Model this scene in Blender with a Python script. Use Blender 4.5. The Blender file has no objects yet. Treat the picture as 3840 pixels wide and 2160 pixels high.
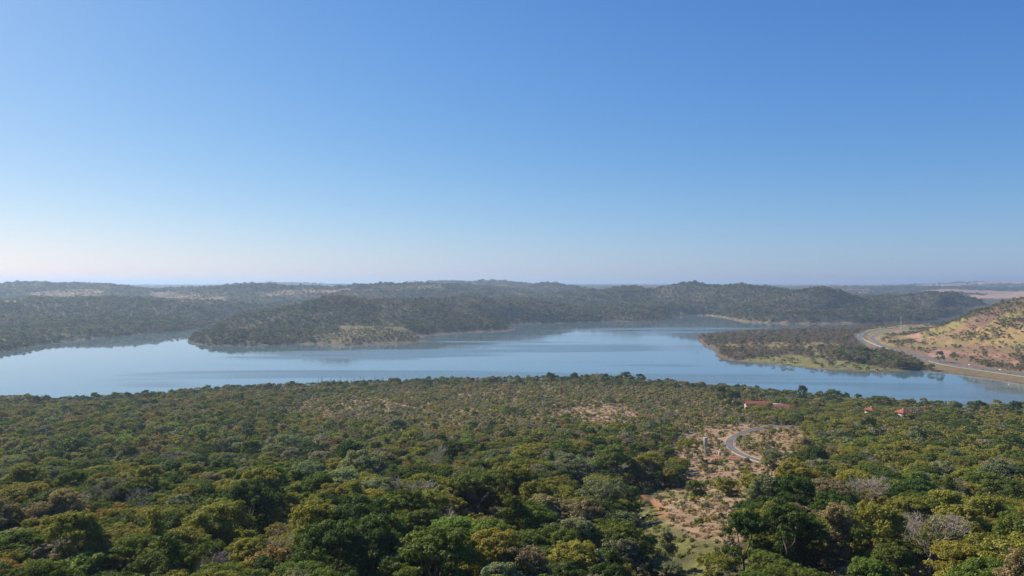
import bpy, bmesh, math, random
import numpy as np
from mathutils import Vector

sc = bpy.context.scene
C = sc.collection
R = math.radians
rnd = random.Random(7)
rg = np.random.default_rng(11)

# ------------------------------------------------------------------ camera
H, F, HZ = 130.0, 2846.0, 1062.0        # eye height over the lake, focal length and horizon row in photograph pixels
cam = bpy.data.cameras.new('camera')
camo = bpy.data.objects.new('camera', cam)
C.objects.link(camo)
cam.sensor_width = 36.0
cam.lens = 36.0 * F / 3840.0
cam.clip_start = 1.0
cam.clip_end = 90000.0
camo.location = (0, 0, H)
camo.rotation_euler = (R(90) - math.atan((1080 - HZ) / F), 0, 0)
sc.camera = camo

# ------------------------------------------------------------------ sky and sun
SUN_AZ, SUN_EL = -54.0, 36.0
world = bpy.data.worlds.new('World')
sc.world = world
world.use_nodes = True
nt = world.node_tree
bg = nt.nodes['Background']
sky = nt.nodes.new('ShaderNodeTexSky')
sky.sky_type = 'NISHITA'
sky.sun_disc = False
sky.sun_elevation = R(SUN_EL)
sky.sun_rotation = R(SUN_AZ)
sky.air_density, sky.dust_density, sky.ozone_density, sky.altitude = 1.0, 0.8, 1.0, 800
sep = nt.nodes.new('ShaderNodeSeparateColor')
comb = nt.nodes.new('ShaderNodeCombineColor')
nt.links.new(sky.outputs[0], sep.inputs[0])
for k, (g, a) in enumerate(((1.22, 1.68), (0.88, 1.43), (0.51, 1.34))):
    m1 = nt.nodes.new('ShaderNodeMath'); m1.operation = 'MULTIPLY'; m1.inputs[1].default_value = 0.05
    m2 = nt.nodes.new('ShaderNodeMath'); m2.operation = 'POWER'; m2.inputs[1].default_value = g
    m3 = nt.nodes.new('ShaderNodeMath'); m3.operation = 'MULTIPLY'; m3.inputs[1].default_value = a * 10.0
    nt.links.new(sep.outputs[k], m1.inputs[0])
    nt.links.new(m1.outputs[0], m2.inputs[0])
    nt.links.new(m2.outputs[0], m3.inputs[0])
    nt.links.new(m3.outputs[0], comb.inputs[k])
nt.links.new(comb.outputs[0], bg.inputs[0])
bg.inputs[1].default_value = 0.10 / 1.74

sun = bpy.data.lights.new('sun', 'SUN')
suno = bpy.data.objects.new('sun', sun)
C.objects.link(suno)
sun.energy = 5.0
sun.angle = R(0.53)
sun.color = (1.0, 0.89, 0.73)
sd = Vector((math.sin(R(SUN_AZ)) * math.cos(R(SUN_EL)), math.cos(R(SUN_AZ)) * math.cos(R(SUN_EL)), math.sin(R(SUN_EL))))
suno.rotation_euler = sd.to_track_quat('Z', 'Y').to_euler()
suno.location = (0, 0, 600)

vs = sc.view_settings
vs.view_transform = 'Standard'
vs.look = 'None'
vs.exposure = 0.80
vs.gamma = 1.0
vs.use_curve_mapping = False
sc.render.engine = 'CYCLES'
cy = sc.cycles
cy.max_bounces = 5
cy.diffuse_bounces = 2
cy.glossy_bounces = 2
cy.transmission_bounces = 3
cy.volume_bounces = 0
cy.use_denoising = True
try:
    cy.denoiser = 'OPENIMAGEDENOISE'
    cy.denoising_prefilter = 'ACCURATE'
except Exception:
    pass
sc.render.use_persistent_data = False

# ------------------------------------------------------------------ helpers: noise, projection, polygons
def _h(ix, iy, s):
    n = (ix.astype(np.int64) * 374761393 + iy.astype(np.int64) * 668265263 + s * 974634777) & 0xffffffff
    n = ((n ^ (n >> 13)) * 1274126177) & 0xffffffff
    n = n ^ (n >> 16)
    return (n & 0xffff) / 65535.0

def vnoise(x, y, s=0):
    ix = np.floor(x); iy = np.floor(y)
    fx = x - ix; fy = y - iy
    fx = fx * fx * (3 - 2 * fx); fy = fy * fy * (3 - 2 * fy)
    a = _h(ix, iy, s); b = _h(ix + 1, iy, s); c = _h(ix, iy + 1, s); d = _h(ix + 1, iy + 1, s)
    return (a * (1 - fx) + b * fx) * (1 - fy) + (c * (1 - fx) + d * fx) * fy

def fbm(x, y, s=0, o=4):
    t = np.zeros_like(x, dtype=float); a = 0.5; n = 0
    for k in range(o):
        t += a * vnoise(x, y, s + k * 17); n += a
        x = x * 2.03 + 11.3; y = y * 2.03 + 4.7; a *= 0.5
    return t / n

def P(px, py, z=0.0):
    """the place on the level z that is seen at photograph pixel (px, py)"""
    d = (H - z) * F / (py - HZ)
    return ((px - 1920.0) / F * d, d)

def PD(px, D):
    return ((px - 1920.0) / F * D, D)

def proj(X, Y, Z):
    Yc = np.maximum(Y, 1.0)
    return 1920.0 + X / Yc * F, HZ + (H - Z) / Yc * F

def inside(px, py, poly):
    r = np.zeros(px.shape, bool)
    n = len(poly)
    for i in range(n):
        x1, y1 = poly[i]; x2, y2 = poly[(i + 1) % n]
        if y1 == y2:
            continue
        c = ((y1 > py) != (y2 > py)) & (px < (x2 - x1) * (py - y1) / (y2 - y1) + x1)
        r ^= c
    return r

def dist_poly(X, Y, pts, closed=True):
    best = np.full(X.shape, 1e18)
    n = len(pts)
    for i in range(n if closed else n - 1):
        x1, y1 = pts[i]; x2, y2 = pts[(i + 1) % n]
        dx, dy = x2 - x1, y2 - y1
        L = dx * dx + dy * dy + 1e-9
        t = np.clip(((X - x1) * dx + (Y - y1) * dy) / L, 0, 1)
        d = (X - x1 - t * dx) ** 2 + (Y - y1 - t * dy) ** 2
        best = np.minimum(best, d)
    return np.sqrt(best)

def smooth(e0, e1, x):
    t = np.clip((x - e0) / (e1 - e0), 0, 1)
    return t * t * (3 - 2 * t)

# ------------------------------------------------------------------ the three shores (world polygons, found on the water level)
SH_N = [P(a, b) for a, b in [(-1400, 1530), (0, 1503), (250, 1512), (500, 1496), (640, 1488), (860, 1466), (1100, 1460), (1400, 1446), (1700, 1437),
        (1900, 1436), (2200, 1428), (2400, 1436), (2600, 1455), (2800, 1470), (3100, 1502), (3400, 1526), (3700, 1537), (3840, 1534), (5200, 1580)]]
SH_N += [(4000, 300), (4000, -3000), (-4000, -3000), (-4000, 700)]
SH_F = [P(a, b) for a, b in [(-1400, 1420), (-400, 1350), (0, 1320), (261, 1278), (484, 1257), (690, 1240), (783, 1221), (850, 1209), (900, 1201), (943, 1195),
        (962, 1203), (900, 1214), (845, 1228), (790, 1240), (745, 1250), (712, 1264), (704, 1281), (740, 1292), (800, 1296), (960, 1297),
        (1124, 1290), (1220, 1292), (1295, 1296), (1418, 1291), (1520, 1287), (1612, 1279), (1556, 1268), (1650, 1254), (1780, 1246), (1900, 1242), (1932, 1237),
        (1918, 1229), (1890, 1223), (1935, 1215), (2000, 1213), (2150, 1210), (2307, 1203), (2350, 1206), (2480, 1204), (2520, 1196), (2500, 1189),
        (2553, 1184), (2650, 1183), (2700, 1190), (2777, 1206), (2880, 1212), (3047, 1215), (3200, 1213), (3450, 1205), (3560, 1196), (3700, 1191)]]
SH_F += [(2300, 2720), (9000, 2650), (70000, 2650), (70000, 70000), (-70000, 70000), (-70000, 900)]
SH_R = [P(a, b) for a, b in [(2610, 1266), (2700, 1255), (2850, 1247), (3050, 1241), (3250, 1226), (3400, 1217), (3560, 1208), (3700, 1203)]]
SH_R += [(7000, 2600), (7000, 600), P(4500, 1520), P(4100, 1462), P(3840, 1441), P(3700, 1416), P(3550, 1401), P(3450, 1389), P(3300, 1396), P(3100, 1387),
         P(2990, 1376), P(2900, 1366), P(2740, 1353), P(2684, 1336), P(2694, 1318), P(2650, 1300), P(2622, 1282)]

def rp(lst):
    out = []
    for px, py, D in lst:
        z = H - (py - HZ) / F * D
        x, y = PD(px, D)
        out.append((x, y, z))
    return out

# ridges: (photo column, row of the bare ridge, distance), half width in front/behind
RIDGES = [
    (rp([(700, 1245, 1760), (960, 1178, 1980), (1109, 1152, 2080), (1230, 1118, 2160), (1333, 1106, 2220), (1440, 1118, 2230), (1556, 1122, 2350), (1780, 1112, 2560), (1957, 1117, 2780),
         (2080, 1140, 2850), (2180, 1156, 2880), (2330, 1177, 2890), (2450, 1193, 2860)]), 240),
    (rp([(-700, 1125, 2500), (0, 1133, 2450), (300, 1122, 2600), (700, 1128, 2850), (900, 1140, 3000)]), 430),
    (rp([(-900, 1062, 4100), (0, 1066, 4000), (120, 1060, 4000), (260, 1060, 3950), (330, 1066, 3900), (480, 1080, 3850), (570, 1085, 3900), (760, 1079, 3950), (960, 1077, 3900)]), 620),
    (rp([(960, 1077, 3900), (1250, 1075, 3800), (1340, 1067, 3800), (1450, 1065, 3850), (1600, 1064, 3900), (1750, 1069, 4000), (1900, 1083, 4000), (2100, 1106, 3800)]), 560),
    (rp([(1560, 1058, 5600), (1612, 1055, 5600), (1717, 1054, 5500), (1790, 1058, 5500), (1847, 1051, 5400), (1930, 1060, 5200), (2010, 1070, 5000), (2069, 1063, 4800), (2110, 1068, 4700), (2162, 1092, 4500)]), 420),
    (rp([(2160, 1098, 3800), (2255, 1088, 3700), (2349, 1077, 3650), (2442, 1094, 3600), (2498, 1075, 3600), (2591, 1062, 3600), (2665, 1070, 3550), (2777, 1069, 3450), (2880, 1080, 3350), (2992, 1097, 3200), (3040, 1093, 3100),
         (3096, 1078, 3030), (3160, 1099, 2980), (3240, 1128, 2920), (3346, 1156, 2800), (3465, 1198, 2700)]), 330),
    (rp([(3160, 1112, 3350), (3290, 1106, 3250), (3402, 1096, 3200), (3476, 1086, 3180), (3551, 1099, 3160), (3607, 1118, 3120), (3674, 1150, 3060), (3720, 1185, 3000)]), 260),
    (rp([(3250, 1088, 9000), (3551, 1066, 9500), (3650, 1060, 9500), (3763, 1054, 9500), (3840, 1057, 9500), (4300, 1052, 9500)]), 1300),
    (rp([(3210, 1077, 6500), (3380, 1075, 6400), (3560, 1078, 6400), (3700, 1080, 6400), (4200, 1084, 6400)]), 420),
    (rp([(1000, 1066, 9000), (1068, 1062, 9000), (1150, 1064, 9000), (1250, 1069, 9000)]), 700),
    (rp([(1500, 1071, 16000), (2132, 1069, 16000), (2250, 1065, 16000), (2479, 1065, 16000), (2700, 1069, 16000), (3000, 1067, 15000)]), 2000),
    (rp([(-3000, 1058, 9000), (-1000, 1060, 9000)]), 900),
]
RIDGE_R = (rp([(3440, 1232, 1830), (3520, 1205, 1760), (3600, 1178, 1690), (3680, 1155, 1620), (3760, 1138, 1570), (3840, 1124, 1520), (4000, 1098, 1470), (4400, 1070, 1400)]), 330)

HWY_XY = [P(a, b, c) for a, b, c in [(3480, 1227, 9), (3400, 1231, 9), (3335, 1240, 9), (3290, 1252, 9), (3272, 1267, 9), (3292, 1286, 9), (3340, 1304, 8.5), (3420, 1324, 8), (3500, 1342, 7), (3600, 1364, 6), (3720, 1384, 5), (3840, 1400, 5), (4200, 1446, 5)]]

def tent(X, Y, line, w):
    num = np.zeros(X.shape); bd = np.full(X.shape, 1e18)
    for (x1, y1, z1), (x2, y2, z2) in zip(line[:-1], line[1:]):
        dx, dy = x2 - x1, y2 - y1
        L = dx * dx + dy * dy
        t = np.clip(((X - x1) * dx + (Y - y1) * dy) / L, 0, 1)
        d = (X - x1 - t * dx) ** 2 + (Y - y1 - t * dy) ** 2
        z = z1 + t * (z2 - z1)
        m = d < bd
        bd = np.where(m, d, bd)
        num = np.where(m, z, num)
    return num * np.exp(-bd / (w * w))

def height(X, Y):
    # ---- near hill
    s = np.where(inside(X, Y, SH_N), 1.0, -1.0) * dist_poly(X, Y, SH_N)
    D = np.hypot(np.maximum(Y, 0), X * 0.55) + np.minimum(Y, 0)
    prof = np.interp(D, [-2000, -200, 0, 60, 118, 200, 300, 400, 550, 700, 850, 955, 1400], [108, 104, 100, 91, 81, 68, 52, 39.5, 26, 16, 9, 5, 4])
    prof = prof + (fbm(X / 160, Y / 160, 3) - 0.5) * 12 * smooth(40, 200, D) * (1 - smooth(600, 900, D) * 0.6) + (fbm(X / 30, Y / 30, 5) - 0.5) * 2.2
    # a shallow gully that runs away from the lens below the clearing
    gx = np.interp(Y, [60, 130, 200, 280, 400], [22, 18, 24, 40, 60])
    prof = prof - 5.0 * np.exp(-((X - gx) / 16) ** 2) * smooth(60, 110, Y) * (1 - smooth(230, 330, Y))
    ramp = np.where(s > 0, 0.5 + 0.06 * s + 0.00017 * s * s, np.maximum(-4, 0.25 * s + 0.5))
    hn = np.minimum(prof, ramp + 0.4 * (fbm(X / 25, Y / 25, 9) - 0.5))
    # ---- far land
    s2 = np.where(inside(X, Y, SH_F), 1.0, -1.0) * dist_poly(X, Y, SH_F)
    base = np.interp(Y, [1200, 2500, 3500, 5000, 8000, 15000, 30000], [14, 22, 36, 52, 74, 98, 112])
    p = 7.0
    acc = np.maximum(base, 1) ** p
    for line, w in RIDGES:
        acc = acc + np.maximum(tent(X, Y, line, w), 0.01) ** p
    hh = acc ** (1 / p)
    hh = hh + (fbm(X / 300, Y / 300, 21, 5) - 0.5) * 30 * (1 - 0.75 * smooth(60, 140, hh)) * (1 - smooth(5000, 9000, Y) * 0.6) + (fbm(X / 110, Y / 110, 33, 3) - 0.5) * 9 * (1 - 0.5 * smooth(80, 130, hh))
    gul = np.clip(1 - np.abs(2 * fbm(X / 280 + 3, Y / 420, 45, 4) - 1) * 3.0, 0, 1) ** 2
    hh = hh - gul * 15 * smooth(28, 75, hh) * (1 - smooth(4500, 7000, Y))
    slope = 0.34 + 0.26 * fbm(X / 300, Y / 300, 61)
    ramp2 = np.where(s2 > 0, 0.5 + slope * s2 * np.clip(0.35 + s2 / 120, 0.35, 1.0), np.maximum(-4, 0.25 * s2 + 0.5))
    k = 5.0
    hf = np.where(ramp2 > 0, -k * np.logaddexp(-np.maximum(hh, 0) / k, -ramp2 / k) + k * np.exp(-ramp2 / 4) * 0.0, ramp2)
    hf = np.where((ramp2 > 0) & (ramp2 < 8), np.minimum(ramp2, np.maximum(hf, ramp2 * 0.8)), hf)
    # ---- right bank
    s3 = np.where(inside(X, Y, SH_R), 1.0, -1.0) * dist_poly(X, Y, SH_R)
    dh = dist_poly(X, Y, HWY_XY, False)
    b3 = np.interp(s3, [0, 15, 60, 120, 400], [0.4, 1.8, 4.5, 7.5, 11]) + (fbm(X / 60, Y / 60, 71) - 0.5) * 3.0 * smooth(5, 50, s3)
    t3 = tent(X, Y, *RIDGE_R) * smooth(35, 200, s3) * (0.12 + 0.88 * smooth(5, 260, dh))
    rid = 1 - np.abs(2 * fbm(X / 85 + Y / 300, Y / 160, 79, 4) - 1) * 2.2
    wob = (fbm(X / 80, Y / 80, 77, 4) - 0.5) * np.clip(t3, 0, 40) * 0.45 - np.clip(rid, 0, 1) ** 3 * np.clip(t3, 0, 40) * 0.16
    tt = np.maximum(t3 + wob, 0.1)
    ter = tt - 2.2 * np.sin(tt / 9.0 * 2 * math.pi + 3 * fbm(X / 200, Y / 200, 87)) * smooth(6, 16, tt) * (1 - smooth(50, 75, tt)) * 0.55
    wob = ter - t3
    hr = np.where(s3 > 0, (np.maximum(b3, 0.3) ** 4 + np.maximum(t3 + wob, 0.1) ** 4) ** 0.25, np.maximum(-4, 0.25 * s3 + 0.4))
    return np.maximum(np.maximum(hn, hf), hr), s, s2, s3

# ------------------------------------------------------------------ roads (world centre lines), the ground is levelled under them
def spline(pts, n=14):
    out = []
    q = [np.array(p, float) for p in pts]
    q = [2 * q[0] - q[1]] + q + [2 * q[-1] - q[-2]]
    for i in range(1, len(q) - 2):
        for t in np.linspace(0, 1, n, endpoint=False):
            a, b, c, d = q[i - 1], q[i], q[i + 1], q[i + 2]
            out.append(0.5 * ((2 * b) + (-a + c) * t + (2 * a - 5 * b + 4 * c - d) * t * t + (-a + 3 * b - 3 * c + d) * t ** 3))
    out.append(q[-2])
    return np.array(out)

def hw_line(lst):
    return spline([(*P(px, py, z), z) for px, py, z in lst])

HWY_A = hw_line([(3480, 1222, 9), (3390, 1227, 9), (3310, 1233, 9), (3250, 1244, 9), (3222, 1262, 9), (3240, 1281, 9), (3290, 1301, 8.5), (3370, 1322, 8), (3460, 1344, 7), (3560, 1369, 6), (3700, 1391, 5), (3840, 1411, 5), (4200, 1464, 5)])
HWY_B = hw_line([(3480, 1227, 9), (3400, 1231, 9), (3335, 1240, 9), (3290, 1252, 9), (3272, 1267, 9), (3292, 1286, 9), (3340, 1304, 8.5), (3420, 1324, 8), (3500, 1342, 7), (3600, 1364, 6), (3720, 1384, 5), (3840, 1400, 5), (4200, 1446, 5)])
ROAD_N_PX = [(2990, 1600), (2880, 1603), (2800, 1620), (2748, 1645), (2738, 1672), (2775, 1702), (2850, 1730), (2930, 1752), (3010, 1772), (3100, 1790)]

def near_z(x, y):
    return float(height(np.array([x]), np.array([y]))[0][0])

def on_ground(px, py):
    """walks along the line of sight of a photograph pixel until it meets the ground"""
    ds = np.exp(np.linspace(math.log(50), math.log(12000), 1500))
    X = (px - 1920.0) / F * ds
    z = H - (py - HZ) / F * ds
    h = height(X, ds)[0]
    i = int(np.argmax(h >= z))
    return float(X[i]), float(ds[i]), float(h[i])

ROAD_N = spline([on_ground(*p) for p in ROAD_N_PX])

def level(X, Y, Z, line, half, soft):
    """pull the ground to the road's own height near it"""
    bd = np.full(X.shape, 1e9); rz = np.zeros(X.shape)
    lo = line.min(0) - half - soft; hi = line.max(0) + half + soft
    m = (X > lo[0]) & (X < hi[0]) & (Y > lo[1]) & (Y < hi[1])
    if not m.any():
        return Z
    x, y = X[m], Y[m]
    b = np.full(x.shape, 1e9); r = np.zeros(x.shape)
    for p, q in zip(line[:-1], line[1:]):
        dx, dy = q[0] - p[0], q[1] - p[1]
        L = dx * dx + dy * dy + 1e-9
        t = np.clip(((x - p[0]) * dx + (y - p[1]) * dy) / L, 0, 1)
        d = np.hypot(x - p[0] - t * dx, y - p[1] - t * dy)
        k = d < b
        b = np.where(k, d, b); r = np.where(k, p[2] + t * (q[2] - p[2]), r)
    w = 1 - smooth(half, half + soft, b)
    Z = Z.copy()
    Z[m] = Z[m] * (1 - w) + (r - 0.06) * w
    return Z

# ------------------------------------------------------------------ ground sheet
AP = 320.0
NR, NC = 900, 640
UMAX = 1.35
wv = np.linspace(math.log(40.0), math.log(62000.0), NR)
uv = np.linspace(-UMAX, UMAX, NC)
WW, UU = np.meshgrid(wv, uv, indexing='ij')
GY = np.exp(WW) - AP
GX = UU * np.exp(WW)
GZ, S1, S2, S3 = height(GX.ravel(), GY.ravel())
S1, S2, S3 = (a.reshape(GX.shape) for a in (S1, S2, S3))
GZ = GZ.reshape(GX.shape)
GZ = level(GX, GY, GZ, HWY_A, 10, 12)
GZ = level(GX, GY, GZ, HWY_B, 10, 12)
GZ = level(GX, GY, GZ, ROAD_N, 3.6, 4)

def samp(field, X, Y):
    w = (np.log(np.maximum(Y + AP, 41)) - wv[0]) / (wv[1] - wv[0])
    u = (X / (Y + AP) + UMAX) / (uv[1] - uv[0])
    i = np.clip(np.floor(w).astype(int), 0, NR - 2); j = np.clip(np.floor(u).astype(int), 0, NC - 2)
    a = np.clip(w - i, 0, 1); b = np.clip(u - j, 0, 1)
    return (field[i, j] * (1 - b) + field[i, j + 1] * b) * (1 - a) + (field[i + 1, j] * (1 - b) + field[i + 1, j + 1] * b) * a

def gz(x, y):
    return float(samp(GZ, np.array([float(x)]), np.array([float(y)]))[0])

# land cover: polygons in the photograph's pixels of the ground point (a map of the place), soft wobbly borders
CLEAR = [
    [(2545, 1640), (2640, 1600), (2830, 1590), (2850, 1612), (2775, 1640), (2760, 1672), (2800, 1705), (2900, 1745), (3050, 1785), (3110, 1800), (3050, 1850), (2930, 1850), (2960, 1900),
     (2870, 1935), (2830, 1985), (2760, 2040), (2600, 2020), (2500, 1960), (2440, 1880), (2480, 1840), (2560, 1830), (2560, 1760), (2500, 1700)],
    [(2080, 1545), (2160, 1525), (2330, 1520), (2400, 1550), (2350, 1590), (2200, 1600), (2100, 1575)],
]
GRASSY = [[(2390, 1905), (2470, 1900), (2520, 1965), (2640, 2020), (2740, 2040), (2700, 2130), (2560, 2230), (2440, 2160), (2400, 2000)],
          [(2440, 1850), (2720, 1846), (2760, 1868), (2480, 1872)]]
REDSOIL = [[(2375, 1858), (2400, 1852), (2450, 1872), (2490, 1905), (2505, 1935), (2490, 1945), (2465, 1915), (2430, 1885)],
           [(2660, 1712), (2700, 1708), (2770, 1712), (2762, 1724), (2700, 1726), (2670, 1722)]]
SCRUB = [[(1150, 1500), (1500, 1455), (2100, 1440), (2600, 1465), (2790, 1490), (2820, 1560), (2850, 1600), (2560, 1640), (2450, 1620), (1950, 1620), (1600, 1650), (1250, 1600), (1000, 1560)]]
SLOPE_R = [[(2850, 1590), (3000, 1600), (3060, 1680), (3000, 1740), (2900, 1740), (2800, 1700), (2770, 1665), (2790, 1640)]]
SAVANNA_F = [[(1277, 1222), (1330, 1212), (1480, 1216), (1540, 1240), (1600, 1262), (1560, 1278), (1440, 1288), (1300, 1290), (1190, 1285), (1184, 1270), (1260, 1255)]]
BROWN_F = [[(112, 1100), (180, 1088), (300, 1086), (395, 1090), (400, 1108), (300, 1118), (150, 1112)], [(540, 1092), (656, 1094), (650, 1106), (560, 1104)],
           [(560, 1106), (700, 1104), (857, 1112), (850, 1134), (700, 1136), (600, 1124)], [(0, 1120), (85, 1118), (85, 1136), (0, 1140)],
           [(960, 1096), (1100, 1084), (1258, 1086), (1258, 1102), (1100, 1108), (980, 1108)], [(1258, 1082), (1400, 1082), (1400, 1093), (1270, 1094)],
           [(1418, 1074), (1650, 1070), (1660, 1084), (1500, 1088), (1420, 1084)],
           [(2490, 1170), (2583, 1166), (2590, 1175), (2495, 1178)]]
FIELDS = [[(3150, 1079), (3230, 1076), (3285, 1088), (3290, 1092), (3170, 1090)], [(3190, 1090), (3840, 1084), (4400, 1084), (4400, 1092), (3400, 1094), (3200, 1095)],
          [(3600, 1106), (3840, 1101), (4500, 1098), (4500, 1120), (3840, 1118), (3640, 1119)], [(3700, 1073), (4200, 1070), (4200, 1076), (3700, 1078)], [(3280, 1068), (3500, 1067), (3500, 1071), (3290, 1071)],
          [(3560, 1064), (3700, 1062), (3700, 1066), (3560, 1068)]]
RUSTY_F = [[(1200, 1150), (1240, 1112), (1330, 1098), (1440, 1110), (1470, 1130), (1380, 1150), (1300, 1165)]]
GRASS_R = [[(2760, 1350), (2880, 1338), (2980, 1333), (3080, 1345), (3200, 1360), (3330, 1380), (3420, 1392), (3300, 1410), (3100, 1402), (2900, 1380), (2740, 1366)],
           [(3020, 1312), (3130, 1318), (3200, 1335), (3140, 1345), (3040, 1335)]]
STRAW_R = [[(2700, 1290), (2900, 1284), (3080, 1280), (3180, 1300), (3080, 1312), (2880, 1310), (2740, 1312)]]
ROCK_R = [[(3400, 1256), (3440, 1248), (3470, 1270), (3450, 1286), (3420, 1280)], [(3480, 1325), (3520, 1310), (3570, 1318), (3560, 1338), (3490, 1342)],
          [(3660, 1180), (3760, 1165), (3800, 1185), (3720, 1210), (3670, 1205)], [(3280, 1250), (3360, 1225), (3560, 1220), (3510, 1240), (3470, 1243)]]
ROCK_R = ROCK_R[:2]

def zone(px, py, polys, X, Y, amp=1.0):
    sc_ = np.maximum(Y, 60)
    wx = (fbm(X / sc_ * 60, Y / sc_ * 60 + Y / 40, 91, 3) - 0.5) * 60 * amp
    wy = (fbm(X / sc_ * 60 + 40, Y / 40, 97, 3) - 0.5) * 26 * amp
    r = np.zeros(px.shape, bool)
    for p in polys:
        r |= inside(px + wx, py + wy, p)
    return r

PX, PY = proj(GX, GY, GZ)
near = (S1 > -1)
front = GY > 40
col = np.zeros(GX.shape + (3,))
n1 = fbm(GX / 18, GY / 18, 101, 4); n2 = fbm(GX / 120, GY / 120, 103, 4); n3 = fbm(GX / 5, GY / 5, 107, 3)
def mixc(a, b, t):
    return np.array(a) * (1 - t[..., None]) + np.array(b) * t[..., None]
col[:] = mixc((0.060, 0.058, 0.030), (0.110, 0.085, 0.050), smooth(0.3, 0.7, n1))
def paint(mask, c, strength=1.0):
    m = (mask.astype(float) * strength)[..., None]
    col[:] = col * (1 - m) + np.array(c) * m
scr = zone(PX, PY, SCRUB, GX, GY) & near & front
paint(scr, (0.350, 0.262, 0.135), 0.95 * smooth(0.25, 0.7, n1 * 0.5 + n3 * 0.5))
cl = zone(PX, PY, CLEAR, GX, GY, 0.5) & near & front
col[cl] = mixc((0.215, 0.150, 0.092), (0.310, 0.215, 0.140), smooth(0.35, 0.65, n3))[cl]
slr = zone(PX, PY, SLOPE_R, GX, GY, 0.5) & near & front & ~cl
paint(slr, (0.27, 0.185, 0.10), 0.9)
gr = zone(PX, PY, GRASSY, GX, GY, 0.5) & near & front
paint(gr, (0.150, 0.150, 0.050), 0.35 + 0.5 * smooth(0.4, 0.6, n3))
rs = zone(PX, PY, REDSOIL, GX, GY, 0.15) & near & front
paint(rs, (0.27, 0.120, 0.065), 0.8)
# far land
farm = (S2 > 0) & (S1 < 0) & (S3 < 0)
paint(farm, (0.075, 0.070, 0.040), 0.8)
paint(farm & zone(PX, PY, SAVANNA_F, GX, GY, 0.7), (0.165, 0.140, 0.068), 0.8)
paint(farm & zone(PX, PY, BROWN_F, GX, GY, 0.6) & (GY > 2300), (0.235, 0.170, 0.100), 0.6 + 0.4 * smooth(0.3, 0.6, n2))
paint(farm & (GY > 5600) & (vnoise(GX / 900, GY / 420, 201) > 0.55) & (PX > 2900), (0.30, 0.20, 0.13), 0.85)
paint(farm & (GY > 5600) & (vnoise(GX / 700, GY / 350, 207) > 0.72) & (PX > 2900), (0.36, 0.30, 0.18), 0.85)
paint(farm & zone(PX, PY, FIELDS, GX, GY, 0.04) & (GY > 3300), (0.34, 0.215, 0.150), 1.0)
# right bank
rb = (S3 > 0)
paint(rb, (0.135, 0.110, 0.065), 0.9)
hill_r = rb & (PX > 3250) & ((PY < 1400) & (S3 > 25))
orange = mixc((0.215, 0.160, 0.060), (0.285, 0.195, 0.090), smooth(0.35, 0.65, n1))
col[hill_r] = orange[hill_r]
n4 = fbm(GX / 45, GY / 45, 109, 5)
paint(hill_r, (0.190, 0.175, 0.060), 0.85 * smooth(0.46, 0.56, n2))
paint(hill_r, (0.215, 0.120, 0.078), 0.6 * smooth(0.55, 0.62, n4) * (PX < 3760))
paint(hill_r & (PY < 1225), (0.135, 0.085, 0.062), 0.85 * smooth(3600, 3680, PX) * smooth(0.36, 0.5, n4))
paint(hill_r & (PY > 1300), (0.175, 0.110, 0.070), 0.75)
paint(rb & (PY > 1322) & (PX > 3480) & (PY < 1385), (0.205, 0.130, 0.080), 0.6)
paint(rb & (S3 < 62) & (PX > 3420), (0.150, 0.118, 0.062), 0.9)
paint(rb & zone(PX, PY, STRAW_R, GX, GY, 0.5), (0.23, 0.18, 0.075), 0.8)
paint(rb & zone(PX, PY, GRASS_R, GX, GY, 0.4), (0.175, 0.180, 0.055), 0.45 + 0.5 * smooth(0.35, 0.6, n1))
paint(rb & zone(PX, PY, ROCK_R, GX, GY, 0.35), (0.37, 0.205, 0.155), 0.55 + 0.45 * smooth(0.4, 0.6, n3))
# trodden dirt tracks on the right hill
TRACKS = [spline([on_ground(*p) for p in [(3365, 1240), (3340, 1255), (3328, 1270), (3345, 1282), (3390, 1293), (3425, 1299)]], 6),
          spline([on_ground(*p) for p in [(3510, 1318), (3600, 1326), (3700, 1334), (3780, 1345), (3815, 1368), (3850, 1396)]], 6)]
for tr in TRACKS:
    m0 = (GX > tr[:, 0].min() - 40) & (GX < tr[:, 0].max() + 40) & (GY > tr[:, 1].min() - 60) & (GY < tr[:, 1].max() + 60)
    dd = np.full(GX.shape, 1e6)
    dd[m0] = dist_poly(GX[m0], GY[m0], [tuple(p[:2]) for p in tr], False)
    paint(dd < 3.6, (0.40, 0.20, 0.13), 0.9)
# mud along the waterline and the lake bed
for S, b, c in ((S1, 7, (0.12, 0.085, 0.06)), (S2, np.where(PX < 1124, 0, 9), (0.15, 0.105, 0.08)), (S3, 3, (0.16, 0.095, 0.07))):
    paint((S > -70) & (S < b + 4 * n1) & (GZ < 2.2), c, 0.9)
paint((S2 > 6) & (S2 < 16) & (PX > 2560) & (PX < 3200), (0.26, 0.20, 0.11), 0.7)
paint((GZ < 0.05), (0.05, 0.055, 0.045), 1.0)

def mesh_grid(name, X, Y, Z):
    nr, nc = X.shape
    me = bpy.data.meshes.new(name)
    co = np.stack([X, Y, Z], -1).reshape(-1, 3).astype(np.float32)
    idx = np.arange(nr * nc).reshape(nr, nc)
    q = np.stack([idx[:-1, :-1], idx[:-1, 1:], idx[1:, 1:], idx[1:, :-1]], -1).reshape(-1, 4)
    fill(me, co, q)
    return me

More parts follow.
